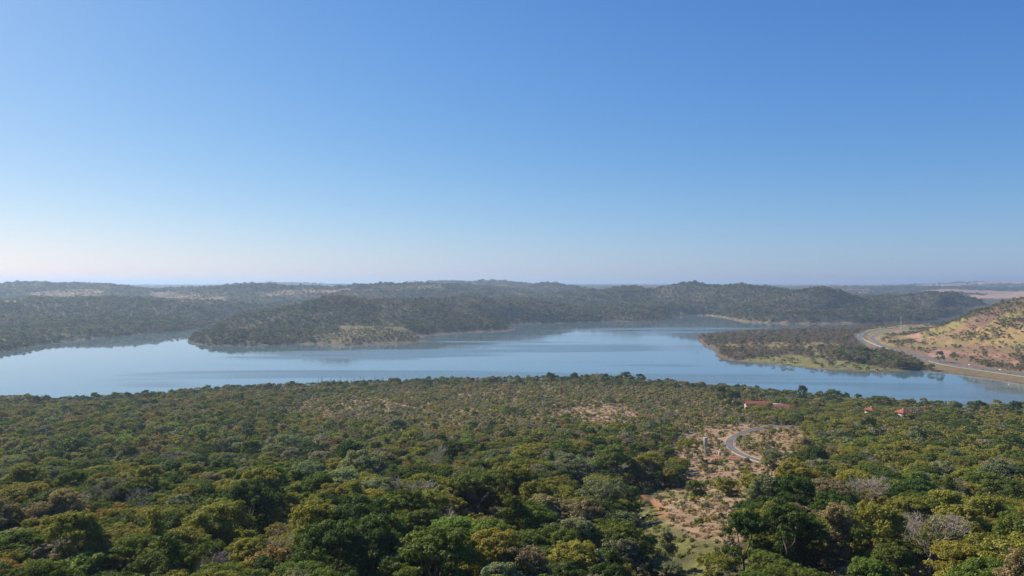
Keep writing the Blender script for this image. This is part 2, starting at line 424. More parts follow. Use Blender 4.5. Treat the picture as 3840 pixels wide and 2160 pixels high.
def fill(me, co, q, mat_index=None):
    """vertices and equal-sided faces into a mesh"""
    k = q.shape[1]
    me.vertices.add(len(co)); me.vertices.foreach_set('co', np.ascontiguousarray(co, np.float32).ravel())
    me.loops.add(q.size); me.loops.foreach_set('vertex_index', np.ascontiguousarray(q, np.int32).ravel())
    me.polygons.add(len(q))
    me.polygons.foreach_set('loop_start', np.arange(0, q.size, k, dtype=np.int32))
    me.polygons.foreach_set('loop_total', np.full(len(q), k, dtype=np.int32))
    if mat_index is not None:
        me.polygons.foreach_set('material_index', np.ascontiguousarray(mat_index, np.int32))
    me.update(calc_edges=True)

# ------------------------------------------------------------------ materials
def mat(name):
    m = bpy.data.materials.new(name)
    m.use_nodes = True
    return m, m.node_tree.nodes, m.node_tree.links, m.node_tree.nodes['Principled BSDF']

def simple(name, color, rough=0.8, var=0.0, scale=0.5, metallic=0.0):
    m, N, L, b = mat(name)
    b.inputs['Roughness'].default_value = rough
    b.inputs['Metallic'].default_value = metallic
    b.inputs['Specular IOR Level'].default_value = 0.3
    if var:
        tc = N.new('ShaderNodeTexCoord'); nz = N.new('ShaderNodeTexNoise'); nz.inputs['Scale'].default_value = scale; nz.inputs['Detail'].default_value = 5
        mr = N.new('ShaderNodeMapRange'); mr.inputs[1].default_value = 0.3; mr.inputs[2].default_value = 0.7; mr.inputs[3].default_value = 1 - var; mr.inputs[4].default_value = 1 + var
        mx = N.new('ShaderNodeVectorMath'); mx.operation = 'SCALE'; mx.inputs[0].default_value = color
        L.new(tc.outputs['Object'], nz.inputs['Vector']); L.new(nz.outputs[0], mr.inputs[0]); L.new(mr.outputs[0], mx.inputs['Scale']); L.new(mx.outputs[0], b.inputs['Base Color'])
    else:
        b.inputs['Base Color'].default_value = (*color, 1)
    return m

def foliage_mat(name):
    m, N, L, b = mat(name)
    out = N['Material Output']
    N.remove(b)
    at = N.new('ShaderNodeAttribute'); at.attribute_type = 'INSTANCER'; at.attribute_name = 'tint'
    geo = N.new('ShaderNodeNewGeometry')
    mr = N.new('ShaderNodeMapRange'); mr.inputs[3].default_value = 0.62; mr.inputs[4].default_value = 1.42
    L.new(geo.outputs['Random Per Island'], mr.inputs[0])
    mx = N.new('ShaderNodeVectorMath'); mx.operation = 'SCALE'
    L.new(at.outputs['Color'], mx.inputs[0]); L.new(mr.outputs[0], mx.inputs['Scale'])
    di = N.new('ShaderNodeBsdfDiffuse'); tr = N.new('ShaderNodeBsdfTranslucent'); ms = N.new('ShaderNodeMixShader')
    ms.inputs[0].default_value = 0.36
    tw = N.new('ShaderNodeVectorMath'); tw.operation = 'MULTIPLY'; tw.inputs[1].default_value = (1.15, 1.25, 0.65)
    L.new(mx.outputs[0], tw.inputs[0])
    L.new(mx.outputs[0], di.inputs['Color']); L.new(tw.outputs[0], tr.inputs['Color'])
    gl = N.new('ShaderNodeBsdfGlossy'); gl.inputs['Roughness'].default_value = 0.55; gl.inputs['Color'].default_value = (0.9, 0.95, 1, 1)
    m2 = N.new('ShaderNodeMixShader'); m2.inputs[0].default_value = 0.010
    L.new(di.outputs[0], ms.inputs[1]); L.new(tr.outputs[0], ms.inputs[2])
    L.new(ms.outputs[0], m2.inputs[1]); L.new(gl.outputs[0], m2.inputs[2]); L.new(m2.outputs[0], out.inputs['Surface'])
    return m

M_LEAF = foliage_mat('leaves')
M_BARK = simple('bark', (0.13, 0.105, 0.08), 0.9, 0.35, 1.5)
M_PALE = simple('pale_bark', (0.33, 0.30, 0.25), 0.9, 0.3, 1.5)
M_TWIG = simple('dry_twigs', (0.30, 0.265, 0.225), 0.95, 0.25, 0.8)
M_DEAD = simple('weathered_deadwood', (0.16, 0.125, 0.10), 0.95, 0.3, 1.0)

def ground_mat():
    m, N, L, b = mat('earth_and_dry_grass')
    b.inputs['Roughness'].default_value = 0.95
    b.inputs['Specular IOR Level'].default_value = 0.1
    at = N.new('ShaderNodeAttribute'); at.attribute_name = 'cover'
    tc = N.new('ShaderNodeTexCoord')
    nz = N.new('ShaderNodeTexNoise'); nz.inputs['Scale'].default_value = 0.45; nz.inputs['Detail'].default_value = 8; nz.inputs['Roughness'].default_value = 0.7
    nb = N.new('ShaderNodeTexNoise'); nb.inputs['Scale'].default_value = 0.06; nb.inputs['Detail'].default_value = 6; nb.inputs['Roughness'].default_value = 0.7
    L.new(tc.outputs['Object'], nz.inputs['Vector']); L.new(tc.outputs['Object'], nb.inputs['Vector'])
    mr = N.new('ShaderNodeMapRange'); mr.inputs[1].default_value = 0.3; mr.inputs[2].default_value = 0.7; mr.inputs[3].default_value = 0.62; mr.inputs[4].default_value = 1.35
    mb = N.new('ShaderNodeMapRange'); mb.inputs[1].default_value = 0.3; mb.inputs[2].default_value = 0.7; mb.inputs[3].default_value = 0.75; mb.inputs[4].default_value = 1.2
    L.new(nz.outputs[0], mr.inputs[0]); L.new(nb.outputs[0], mb.inputs[0])
    mm = N.new('ShaderNodeMath'); mm.operation = 'MULTIPLY'
    L.new(mr.outputs[0], mm.inputs[0]); L.new(mb.outputs[0], mm.inputs[1])
    mx = N.new('ShaderNodeVectorMath'); mx.operation = 'SCALE'
    L.new(at.outputs['Color'], mx.inputs[0]); L.new(mm.outputs[0], mx.inputs['Scale'])
    L.new(mx.outputs[0], b.inputs['Base Color'])
    bp = N.new('ShaderNodeBump'); bp.inputs['Strength'].default_value = 0.9; bp.inputs['Distance'].default_value = 1.0
    L.new(nz.outputs[0], bp.inputs['Height']); L.new(bp.outputs[0], b.inputs['Normal'])
    return m

def water_mat():
    m, N, L, b = mat('lake_water')
    b.inputs['Base Color'].default_value = (0.085, 0.140, 0.160, 1)
    b.inputs['IOR'].default_value = 1.40
    b.inputs['Specular IOR Level'].default_value = 0.5
    tc = N.new('ShaderNodeTexCoord')
    # breeze lanes: long patches where ripples roughen the surface
    mp = N.new('ShaderNodeMapping'); mp.inputs['Scale'].default_value = (0.0012, 0.0085, 1); mp.inputs['Rotation'].default_value = (0, 0, R(-12))
    L.new(tc.outputs['Object'], mp.inputs['Vector'])
    nz = N.new('ShaderNodeTexNoise'); nz.inputs['Scale'].default_value = 1.0; nz.inputs['Detail'].default_value = 3.5; nz.inputs['Distortion'].default_value = 0.6
    L.new(mp.outputs[0], nz.inputs['Vector'])
    br = N.new('ShaderNodeMapRange'); br.inputs[1].default_value = 0.46; br.inputs[2].default_value = 0.57; br.inputs[3].default_value = 0.16; br.inputs[4].default_value = 1.0
    L.new(nz.outputs[0], br.inputs[0])
    wa = N.new('ShaderNodeAttribute'); wa.attribute_name = 'breeze'
    mu = N.new('ShaderNodeMath'); mu.operation = 'MULTIPLY'; L.new(br.outputs[0], mu.inputs[0]); L.new(wa.outputs['Fac'], mu.inputs[1])
    rr = N.new('ShaderNodeMapRange'); rr.inputs[3].default_value = 0.02; rr.inputs[4].default_value = 0.26
    L.new(mu.outputs[0], rr.inputs[0]); L.new(rr.outputs[0], b.inputs['Roughness'])
    w1 = N.new('ShaderNodeTexNoise'); w1.inputs['Scale'].default_value = 0.55; w1.inputs['Detail'].default_value = 4
    m2 = N.new('ShaderNodeMapping'); m2.inputs['Scale'].default_value = (0.6, 1.3, 1)
    L.new(tc.outputs['Object'], m2.inputs['Vector']); L.new(m2.outputs[0], w1.inputs['Vector'])
    sm = N.new('ShaderNodeMapRange'); sm.inputs[3].default_value = 0.008; sm.inputs[4].default_value = 0.30
    L.new(mu.outputs[0], sm.inputs[0])
    bp = N.new('ShaderNodeBump'); bp.inputs['Distance'].default_value = 0.35
    L.new(sm.outputs[0], bp.inputs['Strength']); L.new(w1.outputs[0], bp.inputs['Height']); L.new(bp.outputs[0], b.inputs['Normal'])
    return m

M_GROUND = ground_mat()
M_WATER = water_mat()

def tag(o, label=None, cat=None, group=None, kind=None):
    if label: o['label'] = label
    if cat: o['category'] = cat
    if group: o['group'] = group
    if kind: o['kind'] = kind
    return o

gme = mesh_grid('ground', GX, GY, GZ)
ca = gme.color_attributes.new('cover', 'FLOAT_COLOR', 'POINT')
cc = np.ones((GX.size, 4), np.float32); cc[:, :3] = np.clip(col.reshape(-1, 3), 0, 1)
ca.data.foreach_set('color', cc.ravel())
gme.polygons.foreach_set('use_smooth', np.ones(len(gme.polygons), bool))
gme.materials.append(M_GROUND)
ground = bpy.data.objects.new('ground', gme); C.objects.link(ground)
tag(ground, 'rolling earth of the hills and lake banks with dry grass and red soil', kind='structure')

xs_ = np.linspace(-3000, 3000, 241); ys_ = np.linspace(500, 4400, 196)
WY, WX = np.meshgrid(ys_, xs_, indexing='ij')
wme = mesh_grid('water', WX, WY, np.zeros_like(WX))
w2, w3 = samp(S2, WX, WY), samp(S3, WX, WY)
breeze = smooth(-560, -330, WX + (fbm(WX / 200, WY / 90, 611) - 0.5) * 260 - 0.20 * (WY - 1500))
breeze = breeze * (1 - 0.75 * (WY > 1900) * smooth(-420, -200, w2)) * (1 - 0.72 * smooth(-150, -70, w3)) * (1 - 0.5 * smooth(-60, -15, w2))
wa_ = wme.attributes.new('breeze', 'FLOAT', 'POINT'); wa_.data.foreach_set('value', breeze.ravel().astype(np.float32))
wme.materials.append(M_WATER)
water = bpy.data.objects.new('water', wme); C.objects.link(water)
tag(water, 'calm blue lake winding between the wooded hills', kind='structure')

# ------------------------------------------------------------------ haze
def haze_box():
    x0, x1, y0, y1, z0, z1 = -42000, 42000, -6000, 61000, -6.0, 212.0
    bm = bmesh.new()
    bmesh.ops.create_cube(bm, size=1.0)
    for v in bm.verts:
        v.co = ((x0 + x1) / 2 + v.co.x * (x1 - x0), (y0 + y1) / 2 + v.co.y * (y1 - y0), (z0 + z1) / 2 + v.co.z * (z1 - z0))
    me = bpy.data.meshes.new('haze'); bm.to_mesh(me); bm.free()
    m = bpy.data.materials.new('haze_air'); m.use_nodes = True
    N = m.node_tree.nodes; N.remove(N['Principled BSDF'])
    v = N.new('ShaderNodeVolumePrincipled')
    v.inputs['Color'].default_value = (0.45, 0.61, 0.84, 1)
    v.inputs['Density'].default_value = 0.000092
    v.inputs['Anisotropy'].default_value = 0.32
    m.node_tree.links.new(v.outputs[0], N['Material Output'].inputs['Volume'])
    me.materials.append(m)
    o = bpy.data.objects.new('haze', me); C.objects.link(o)
    tag(o, 'thin blue haze in the air over the lake and hills', kind='stuff')
haze_box()

# ------------------------------------------------------------------ tree builders
def tube(pts, radii, sides):
    """tapered tube along points -> verts, quads"""
    pts = np.array(pts, float); n = len(pts)
    vs_, qs = [], []
    for i in range(n):
        t = pts[min(i + 1, n - 1)] - pts[max(i - 1, 0)]
        t /= (np.linalg.norm(t) + 1e-9)
        a = np.cross(t, (0, 0, 1.0) if abs(t[2]) < 0.9 else (1.0, 0, 0)); a /= np.linalg.norm(a) + 1e-9
        b = np.cross(t, a)
        for k in range(sides):
            an = 2 * math.pi * k / sides
            vs_.append(pts[i] + radii[i] * (math.cos(an) * a + math.sin(an) * b))
    for i in range(n - 1):
        for k in range(sides):
            k2 = (k + 1) % sides
            qs.append((i * sides + k, i * sides + k2, (i + 1) * sides + k2, (i + 1) * sides + k))
    return np.array(vs_), np.array(qs)

class Acc:
    def __init__(s): s.v = []; s.q = []; s.m = []; s.n = 0
    def add(s, v, q, m=0):
        s.v.append(v); s.q.append(q + s.n); s.m.append(np.full(len(q), m)); s.n += len(v)
    def mesh(s, name, mats):
        me = bpy.data.meshes.new(name)
        fill(me, np.concatenate(s.v), np.concatenate(s.q), np.concatenate(s.m))
        for m in mats: me.materials.append(m)
        return me

def leaves(clumps, n, size, g, up=0.5, asp=0.6, shell=0.72, sub=0):
    """n leaf blades spread through the clumps (x,y,z,rx,rz)"""
    c = np.array(clumps, float)
    if sub:
        m = len(c); dd = g.normal(size=(m, sub, 3)); dd[..., 2] = np.abs(dd[..., 2]) * 0.9 - 0.15
        dd /= np.linalg.norm(dd, axis=2)[..., None]
        rad = c[:, None, 3] * (0.30 + 0.30 * g.random((m, sub)))
        ctr = c[:, None, :3] + dd * np.stack([c[:, 3], c[:, 3], c[:, 4]], 1)[:, None, :] * (0.70 + 0.45 * g.random((m, sub, 1)))
        c = np.concatenate([np.concatenate([ctr, rad[..., None], rad[..., None] * 0.62], 2).reshape(-1, 5), c[::2]])
    wgt = c[:, 3] ** 2; wgt /= wgt.sum()
    k = g.choice(len(c), n, p=wgt)
    d = g.normal(size=(n, 3)); d[:, 2] += 0.35; d /= np.linalg.norm(d, axis=1)[:, None]
    r = shell + (1 - shell) * g.random(n) * 1.15
    r = np.where(g.random(n) < 0.22, g.random(n) * 0.9, r)
    pos = c[k, :3] + d * np.stack([c[k, 3], c[k, 3], c[k, 4]], 1) * r[:, None]
    nn = d * 0.85 + np.array([0, 0, up * 0.7]) + g.normal(size=(n, 3)) * 0.38
    nn /= np.linalg.norm(nn, axis=1)[:, None]
    a = np.cross(nn, g.normal(size=(n, 3))); a /= np.linalg.norm(a, axis=1)[:, None] + 1e-9
    b = np.cross(nn, a)
    s = size * (0.55 + 0.9 * g.random(n))[:, None]
    v = np.stack([pos - a * s, pos + b * s * asp, pos + a * s, pos - b * s * asp], 1).reshape(-1, 3)
    q = np.arange(n * 4).reshape(n, 4)
    return v, q

def branches(acc, base, top_pts, r0, g, sides=5, m=0, fork=0.45):
    """trunk that forks to the given points"""
    base = np.array(base, float)
    ctr = np.mean(top_pts, 0)
    fk = base + (ctr - base) * fork + np.array([g.normal() * 0.2, g.normal() * 0.2, 0])
    mid = (base + fk) / 2 + g.normal(size=3) * [0.12, 0.12, 0]
    acc.add(*tube([base, mid, fk], [r0 * 1.25, r0, r0 * 0.8], sides), m)
    for p in top_pts:
        p = np.array(p, float)
        h = fk + (p - fk) * 0.5 + g.normal(size=3) * 0.35 + np.array([0, 0, -0.1 * np.linalg.norm(p - fk)])
        acc.add(*tube([fk, h, p], [r0 * 0.55, r0 * 0.33, r0 * 0.12], max(3, sides - 2)), m)

def twig_system(acc, base, height_, spread, g, depth=4, r0=0.2, m=0, minr=0.018, fan=1.0, kids=3):
    def rec(p, d, L, r, lev):
        d = d / np.linalg.norm(d)
        mid = p + d * L * 0.5 + g.normal(size=3) * L * 0.06
        e = p + d * L + g.normal(size=3) * L * 0.07
        acc.add(*tube([p, mid, e], [r, r * 0.8, r * 0.55], 5 if lev == 0 else 3), m)
        if lev >= depth: return
        n = kids + (1 if g.random() < 0.5 else 0)
        for i in range(n):
            nd = d * 0.9 + g.normal(size=3) * 0.55 * fan
            nd[2] = nd[2] * 0.8 + 0.22
            st = e if i < 2 else p + (e - p) * (0.5 + 0.4 * g.random())
            rec(st, nd, L * (0.62 + 0.2 * g.random()), max(r * 0.52, minr), lev + 1)
    rec(np.array(base, float), np.array([g.normal() * 0.06, g.normal() * 0.06, 1.0]), height_ * 0.36, r0, 0)

def dome_clumps(g, n, R0, z0, z1, rc, flat=0.7, inner=0.3, skew=0.0):
    """clumps over a dome between heights z0 and z1 of radius R0"""
    out = []
    ph = g.random() * 6.28
    for i in range(n):
        t = (i + 0.5) / n
        an = i * 2.39996 + ph + g.normal() * 0.25
        rr = math.sqrt(t) * R0 * (0.86 + 0.24 * g.random())
        rr *= 1 + 0.18 * math.sin(an * 2 + ph)
        z = z0 + (z1 - z0) * math.sqrt(max(0.02, 1 - (min(rr / (R0 * 1.08), 0.99)) ** 2)) * (0.88 + 0.2 * g.random())
        r = rc * (0.7 + 0.6 * g.random()) * (1.0 - 0.25 * t)
        out.append((rr * math.cos(an), rr * math.sin(an), z - r * flat * 0.6, r, r * flat))
    for i in range(max(2, n // 7)):          # odd boughs that stick out of the outline
        an = g.random() * 6.28; rr = R0 * (0.5 + 0.62 * g.random())
        z = z0 + (z1 - z0) * math.sqrt(max(0.02, 1 - min(rr / (R0 * 1.3), 0.99) ** 2)) + rc * (0.15 + 0.55 * g.random())
        r = rc * (0.38 + 0.25 * g.random())
        out.append((rr * math.cos(an), rr * math.sin(an), z - r * 0.5, r, r * flat))
    for i in range(int(n * inner)):
        an = g.random() * 6.28; rr = R0 * (0.45 + 0.5 * g.random())
        z = z0 + (z1 - z0) * g.random() * 0.45 - 0.1 * (z1 - z0)
        r = rc * (0.6 + 0.4 * g.random())
        out.append((rr * math.cos(an), rr * math.sin(an), z, r, r * flat))
    return out

KINDS = ['broad', 'umbrella', 'bushy', 'feathery', 'bare', 'column']

def build_tree(kind, seed, lod):
    """lod 0 close, 1 middle, 2 far. returns (crown Acc, wood Acc)"""
    g = np.random.default_rng(seed)
    cr, wd = Acc(), Acc()
    q = {0: 2.0, 1: 0.125, 2: 0.021}[lod]
    ls = {0: 0.68, 1: 2.1, 2: 4.9}[lod]
    sides = {0: 7, 1: 4, 2: 3}[lod]
    if kind == 'broad':
        cl = dome_clumps(g, 27, 4.5, 3.0, 11.0, 1.5, 0.66)
        n, s = 11500, 0.22
        wood = [(c[0] * 0.8, c[1] * 0.8, c[2] - 0.3) for c in cl[4:30:4]]
        r0 = 0.3
    elif kind == 'umbrella':
        cl = dome_clumps(g, 30, 5.0, 5.0, 8.7, 1.25, 0.40, 0.12)
        n, s = 9000, 0.19
        wood = [(c[0] * 0.85, c[1] * 0.85, c[2] - 0.2) for c in cl[2:32:3]]
        r0 = 0.24
    elif kind == 'bushy':
        cl = dome_clumps(g, 20, 2.5, 1.0, 4.3, 1.05, 0.8, 0.5)
        n, s = 4200, 0.21
        wood = [(c[0] * 0.7, c[1] * 0.7, c[2] - 0.2) for c in cl[2:18:5]]
        r0 = 0.12
    elif kind == 'feathery':
        cl = []
        for i in range(30):
            an = g.random() * 6.28; rr = 3.6 * math.sqrt(g.random()); z = 3.6 + 5.6 * g.random() ** 0.8 * (1 - 0.35 * (rr / 3.6) ** 2)
            cl.append((rr * math.cos(an), rr * math.sin(an), z, 0.95 * (0.6 + 0.6 * g.random()), 0.55))
        n, s = 4600, 0.19
        wood = [(c[0], c[1], c[2]) for c in cl[::2]]
        r0 = 0.17
    elif kind == 'column':
        cl = []
        for i in range(26):
            t = i / 25; an = g.random() * 6.28
            rr = (1.9 - 0.9 * t) * (0.3 + 0.7 * g.random())
            cl.append((rr * math.cos(an), rr * math.sin(an), 1.5 + 8.5 * t, 1.0 * (0.8 + 0.5 * g.random()), 1.15))
        n, s = 5600, 0.20
        wood = [(c[0], c[1], c[2]) for c in cl[6::4]]
        r0 = 0.2
    else:  # bare
        cl = None
        r0 = 0.16
    if cl is not None:
        v, f = leaves(cl, int(n * q), s * ls, g, shell=0.6, sub={0: 8, 1: 5, 2: 2}[lod])
        cr.add(v, f, 0)
        if kind == 'feathery' and lod < 2:
            for c in cl[1::(2 if lod == 0 else 5)]:
                for j in range(4 if lod == 0 else 2):
                    p = np.array(c[:3]); e = p + g.normal(size=3) * [0.9, 0.9, 0.6]
                    wd.add(*tube([p, e], [0.03 * (1 + lod), 0.015 * (1 + lod)], 3), 1)
        if lod < 2:
            branches(wd, (0, 0, -0.6), wood if lod == 0 else wood[::2], r0 * (1 + 0.3 * lod), g, sides, 1)
        else:
            wd.add(*tube([(0, 0, -0.6), (0, 0, cl[0][2])], [r0 * 1.6, r0], 3), 1)
    else:
        if lod == 0:
            twig_system(wd, (0, 0, -0.5), 9.5, 3, g, 5, 0.19, 1, 0.030, 1.0, 3)
        elif lod == 1:
            twig_system(wd, (0, 0, -0.5), 7.5, 3, g, 3, 0.17, 1, 0.05, 1.0, 3)
        else:
            twig_system(wd, (0, 0, -0.5), 7.0, 3, g, 2, 0.2, 1, 0.12, 1.0, 2)
        # a haze of fine dry twigs and a few withered leaves round the limbs
        c2 = dome_clumps(g, 14, 2.9, 3.2, 7.6, 1.3, 0.8, 0.2)
        n = {0: 800, 1: 100, 2: 30}[lod]
        v, f = leaves(c2, n, {0: 0.17, 1: 0.5, 2: 1.0}[lod], g, up=0.0, asp={0: 0.10, 1: 0.2, 2: 0.32}[lod], shell=0.2)
        cr.add(v, f, 0)
    return cr, wd

PROTO = {}          # (kind, lod) -> list of (crown mesh, wood mesh, joined object)
protos = bpy.data.collections.new('tree_forms')     # never linked to the scene: source of the far woods
order = []
NVAR = {0: 3, 1: 3, 2: 3}
idx = 0
for lod in (0, 1, 2):
    for kind in KINDS:
        for v_ in range(NVAR[lod]):
            cr, wd = build_tree(kind, 100 * lod + 7 * KINDS.index(kind) + v_ * 31 + 5, lod)
            wm = M_TWIG if kind == 'bare' else (M_PALE if kind == 'feathery' else M_BARK)
            j = Acc()
            for a in (cr, wd):
                if a.n:
                    j.add(np.concatenate(a.v), np.concatenate(a.q), 0)
                    j.m[-1] = np.concatenate(a.m)
            jm = j.mesh('tree_form', [M_LEAF, wm])
            o = bpy.data.objects.new('tree_form_%03d' % idx, jm)
            protos.objects.link(o)
            rec = {'index': idx, 'crown': cr if lod == 0 else None, 'wood': wd if lod == 0 else None, 'wm': wm}
            PROTO.setdefault((kind, lod), []).append(rec)
            idx += 1
for kind in KINDS:
    for rec in PROTO[(kind, 0)]:
        rec['cm'] = rec['crown'].mesh('crown', [M_LEAF])
        w = rec['wood']; w.m = [np.zeros(len(a), int) for a in w.m]
        rec['tm'] = w.mesh('trunk', [rec['wm']])

# tufts and low shrubs for the ground cover
tufts = bpy.data.collections.new('tuft_forms')
for k in range(4):
    g = np.random.default_rng(900 + k)
    a = Acc()
    if k < 2:
        c2 = [(g.normal() * 0.35, g.normal() * 0.35, 0.15, 0.35, 0.35) for _ in range(6)]
        v, f = leaves(c2, 60, 0.22, g, up=0.1, asp=0.35, shell=0.3)
    else:
        c2 = dome_clumps(g, 9, 0.85, 0.2, 1.35, 0.5, 0.8, 0.4)
        v, f = leaves(c2, 170, 0.22, g, shell=0.5)
    a.add(v, f, 0)
    o = bpy.data.objects.new('tuft_form_%03d' % k, a.mesh('tuft_form', [M_LEAF])); tufts.objects.link(o)

def scatter_group(name, coll):
    t = bpy.data.node_groups.new(name, 'GeometryNodeTree')
    t.interface.new_socket('Geometry', in_out='INPUT', socket_type='NodeSocketGeometry')
    t.interface.new_socket('Geometry', in_out='OUTPUT', socket_type='NodeSocketGeometry')
    N, L = t.nodes, t.links
    gi = N.new('NodeGroupInput'); go = N.new('NodeGroupOutput')
    mp = N.new('GeometryNodeMeshToPoints')
    ci = N.new('GeometryNodeCollectionInfo'); ci.inputs['Collection'].default_value = coll
    ci.inputs['Separate Children'].default_value = True; ci.inputs['Reset Children'].default_value = True
    ip = N.new('GeometryNodeInstanceOnPoints'); ip.inputs['Pick Instance'].default_value = True
    def attr(nm, ty):
        a = N.new('GeometryNodeInputNamedAttribute'); a.data_type = ty; a.inputs['Name'].default_value = nm
        return a.outputs['Attribute']
    L.new(gi.outputs[0], mp.inputs[0]); L.new(mp.outputs[0], ip.inputs['Points']); L.new(ci.outputs[0], ip.inputs['Instance'])
    L.new(attr('form', 'INT'), ip.inputs['Instance Index'])
    L.new(attr('turn', 'FLOAT_VECTOR'), ip.inputs['Rotation'])
    L.new(attr('size', 'FLOAT_VECTOR'), ip.inputs['Scale'])
    L.new(ip.outputs[0], go.inputs[0])
    return t

GN_TREES = scatter_group('scatter_trees', protos)
GN_TUFTS = scatter_group('scatter_tufts', tufts)

def scatter(name, label, pos, form, turn, size, tint, gn=GN_TREES):
    me = bpy.data.meshes.new(name)
    n = len(pos)
    me.vertices.add(n); me.vertices.foreach_set('co', pos.astype(np.float32).ravel())
    a = me.attributes.new('form', 'INT', 'POINT'); a.data.foreach_set('value', form.astype(np.int32))
    a = me.attributes.new('turn', 'FLOAT_VECTOR', 'POINT'); a.data.foreach_set('vector', turn.astype(np.float32).ravel())
    a = me.attributes.new('size', 'FLOAT_VECTOR', 'POINT'); a.data.foreach_set('vector', size.astype(np.float32).ravel())
    a = me.attributes.new('tint', 'FLOAT_COLOR', 'POINT')
    t4 = np.ones((n, 4), np.float32); t4[:, :3] = tint
    a.data.foreach_set('color', t4.ravel())
    o = bpy.data.objects.new(name, me); C.objects.link(o)
    md = o.modifiers.new('scatter', 'NODES'); md.node_group = gn
    tag(o, label, kind='stuff')
    return o

# ------------------------------------------------------------------ where the trees stand
TINTS = {'dark': (0.068, 0.102, 0.019), 'green': (0.118, 0.152, 0.025), 'olive': (0.230, 0.215, 0.038), 'lime': (0.175, 0.235, 0.040), 'rust': (0.250, 0.160, 0.048),
         'brown': (0.255, 0.200, 0.096), 'grey': (0.255, 0.220, 0.152), 'sage': (0.195, 0.212, 0.105), 'gold': (0.30, 0.22, 0.040), 'straw': (0.36, 0.25, 0.14)}
TN = list(TINTS)
TV = np.array([TINTS[t] for t in TN])

def jitter_grid(y0, y1, sp, umax=0.80, over=60, g=rg):
    rows = np.arange(y0, y1, sp)
    X, Y = [], []
    for y in rows:
        w = umax * y + over
        xs = np.arange(-w, w, sp)
        X.append(xs + (g.random(len(xs)) - 0.5) * sp * 0.95); Y.append(y + (g.random(len(xs)) - 0.5) * sp * 0.95)
    return np.concatenate(X), np.concatenate(Y)

def dens_roads(X, Y, keep=1.0):
    ok = np.ones(X.shape, bool)
    for line, w in ((HWY_A, 14), (HWY_B, 14), (ROAD_N, 6)):
        lo, hi = line.min(0) - w, line.max(0) + w
        m = (X > lo[0]) & (X < hi[0]) & (Y > lo[1]) & (Y < hi[1])
        if m.any():
            d = dist_poly(X[m], Y[m], [tuple(p[:2]) for p in line], False)
            t = ok[m]; t &= d > w; ok[m] = t
    return ok

def pick(probs, g=rg):
    """probs (n, k) -> index"""
    c = np.cumsum(probs / probs.sum(1)[:, None], 1)
    return (g.random(len(c))[:, None] > c).sum(1).clip(0, probs.shape[1] - 1)

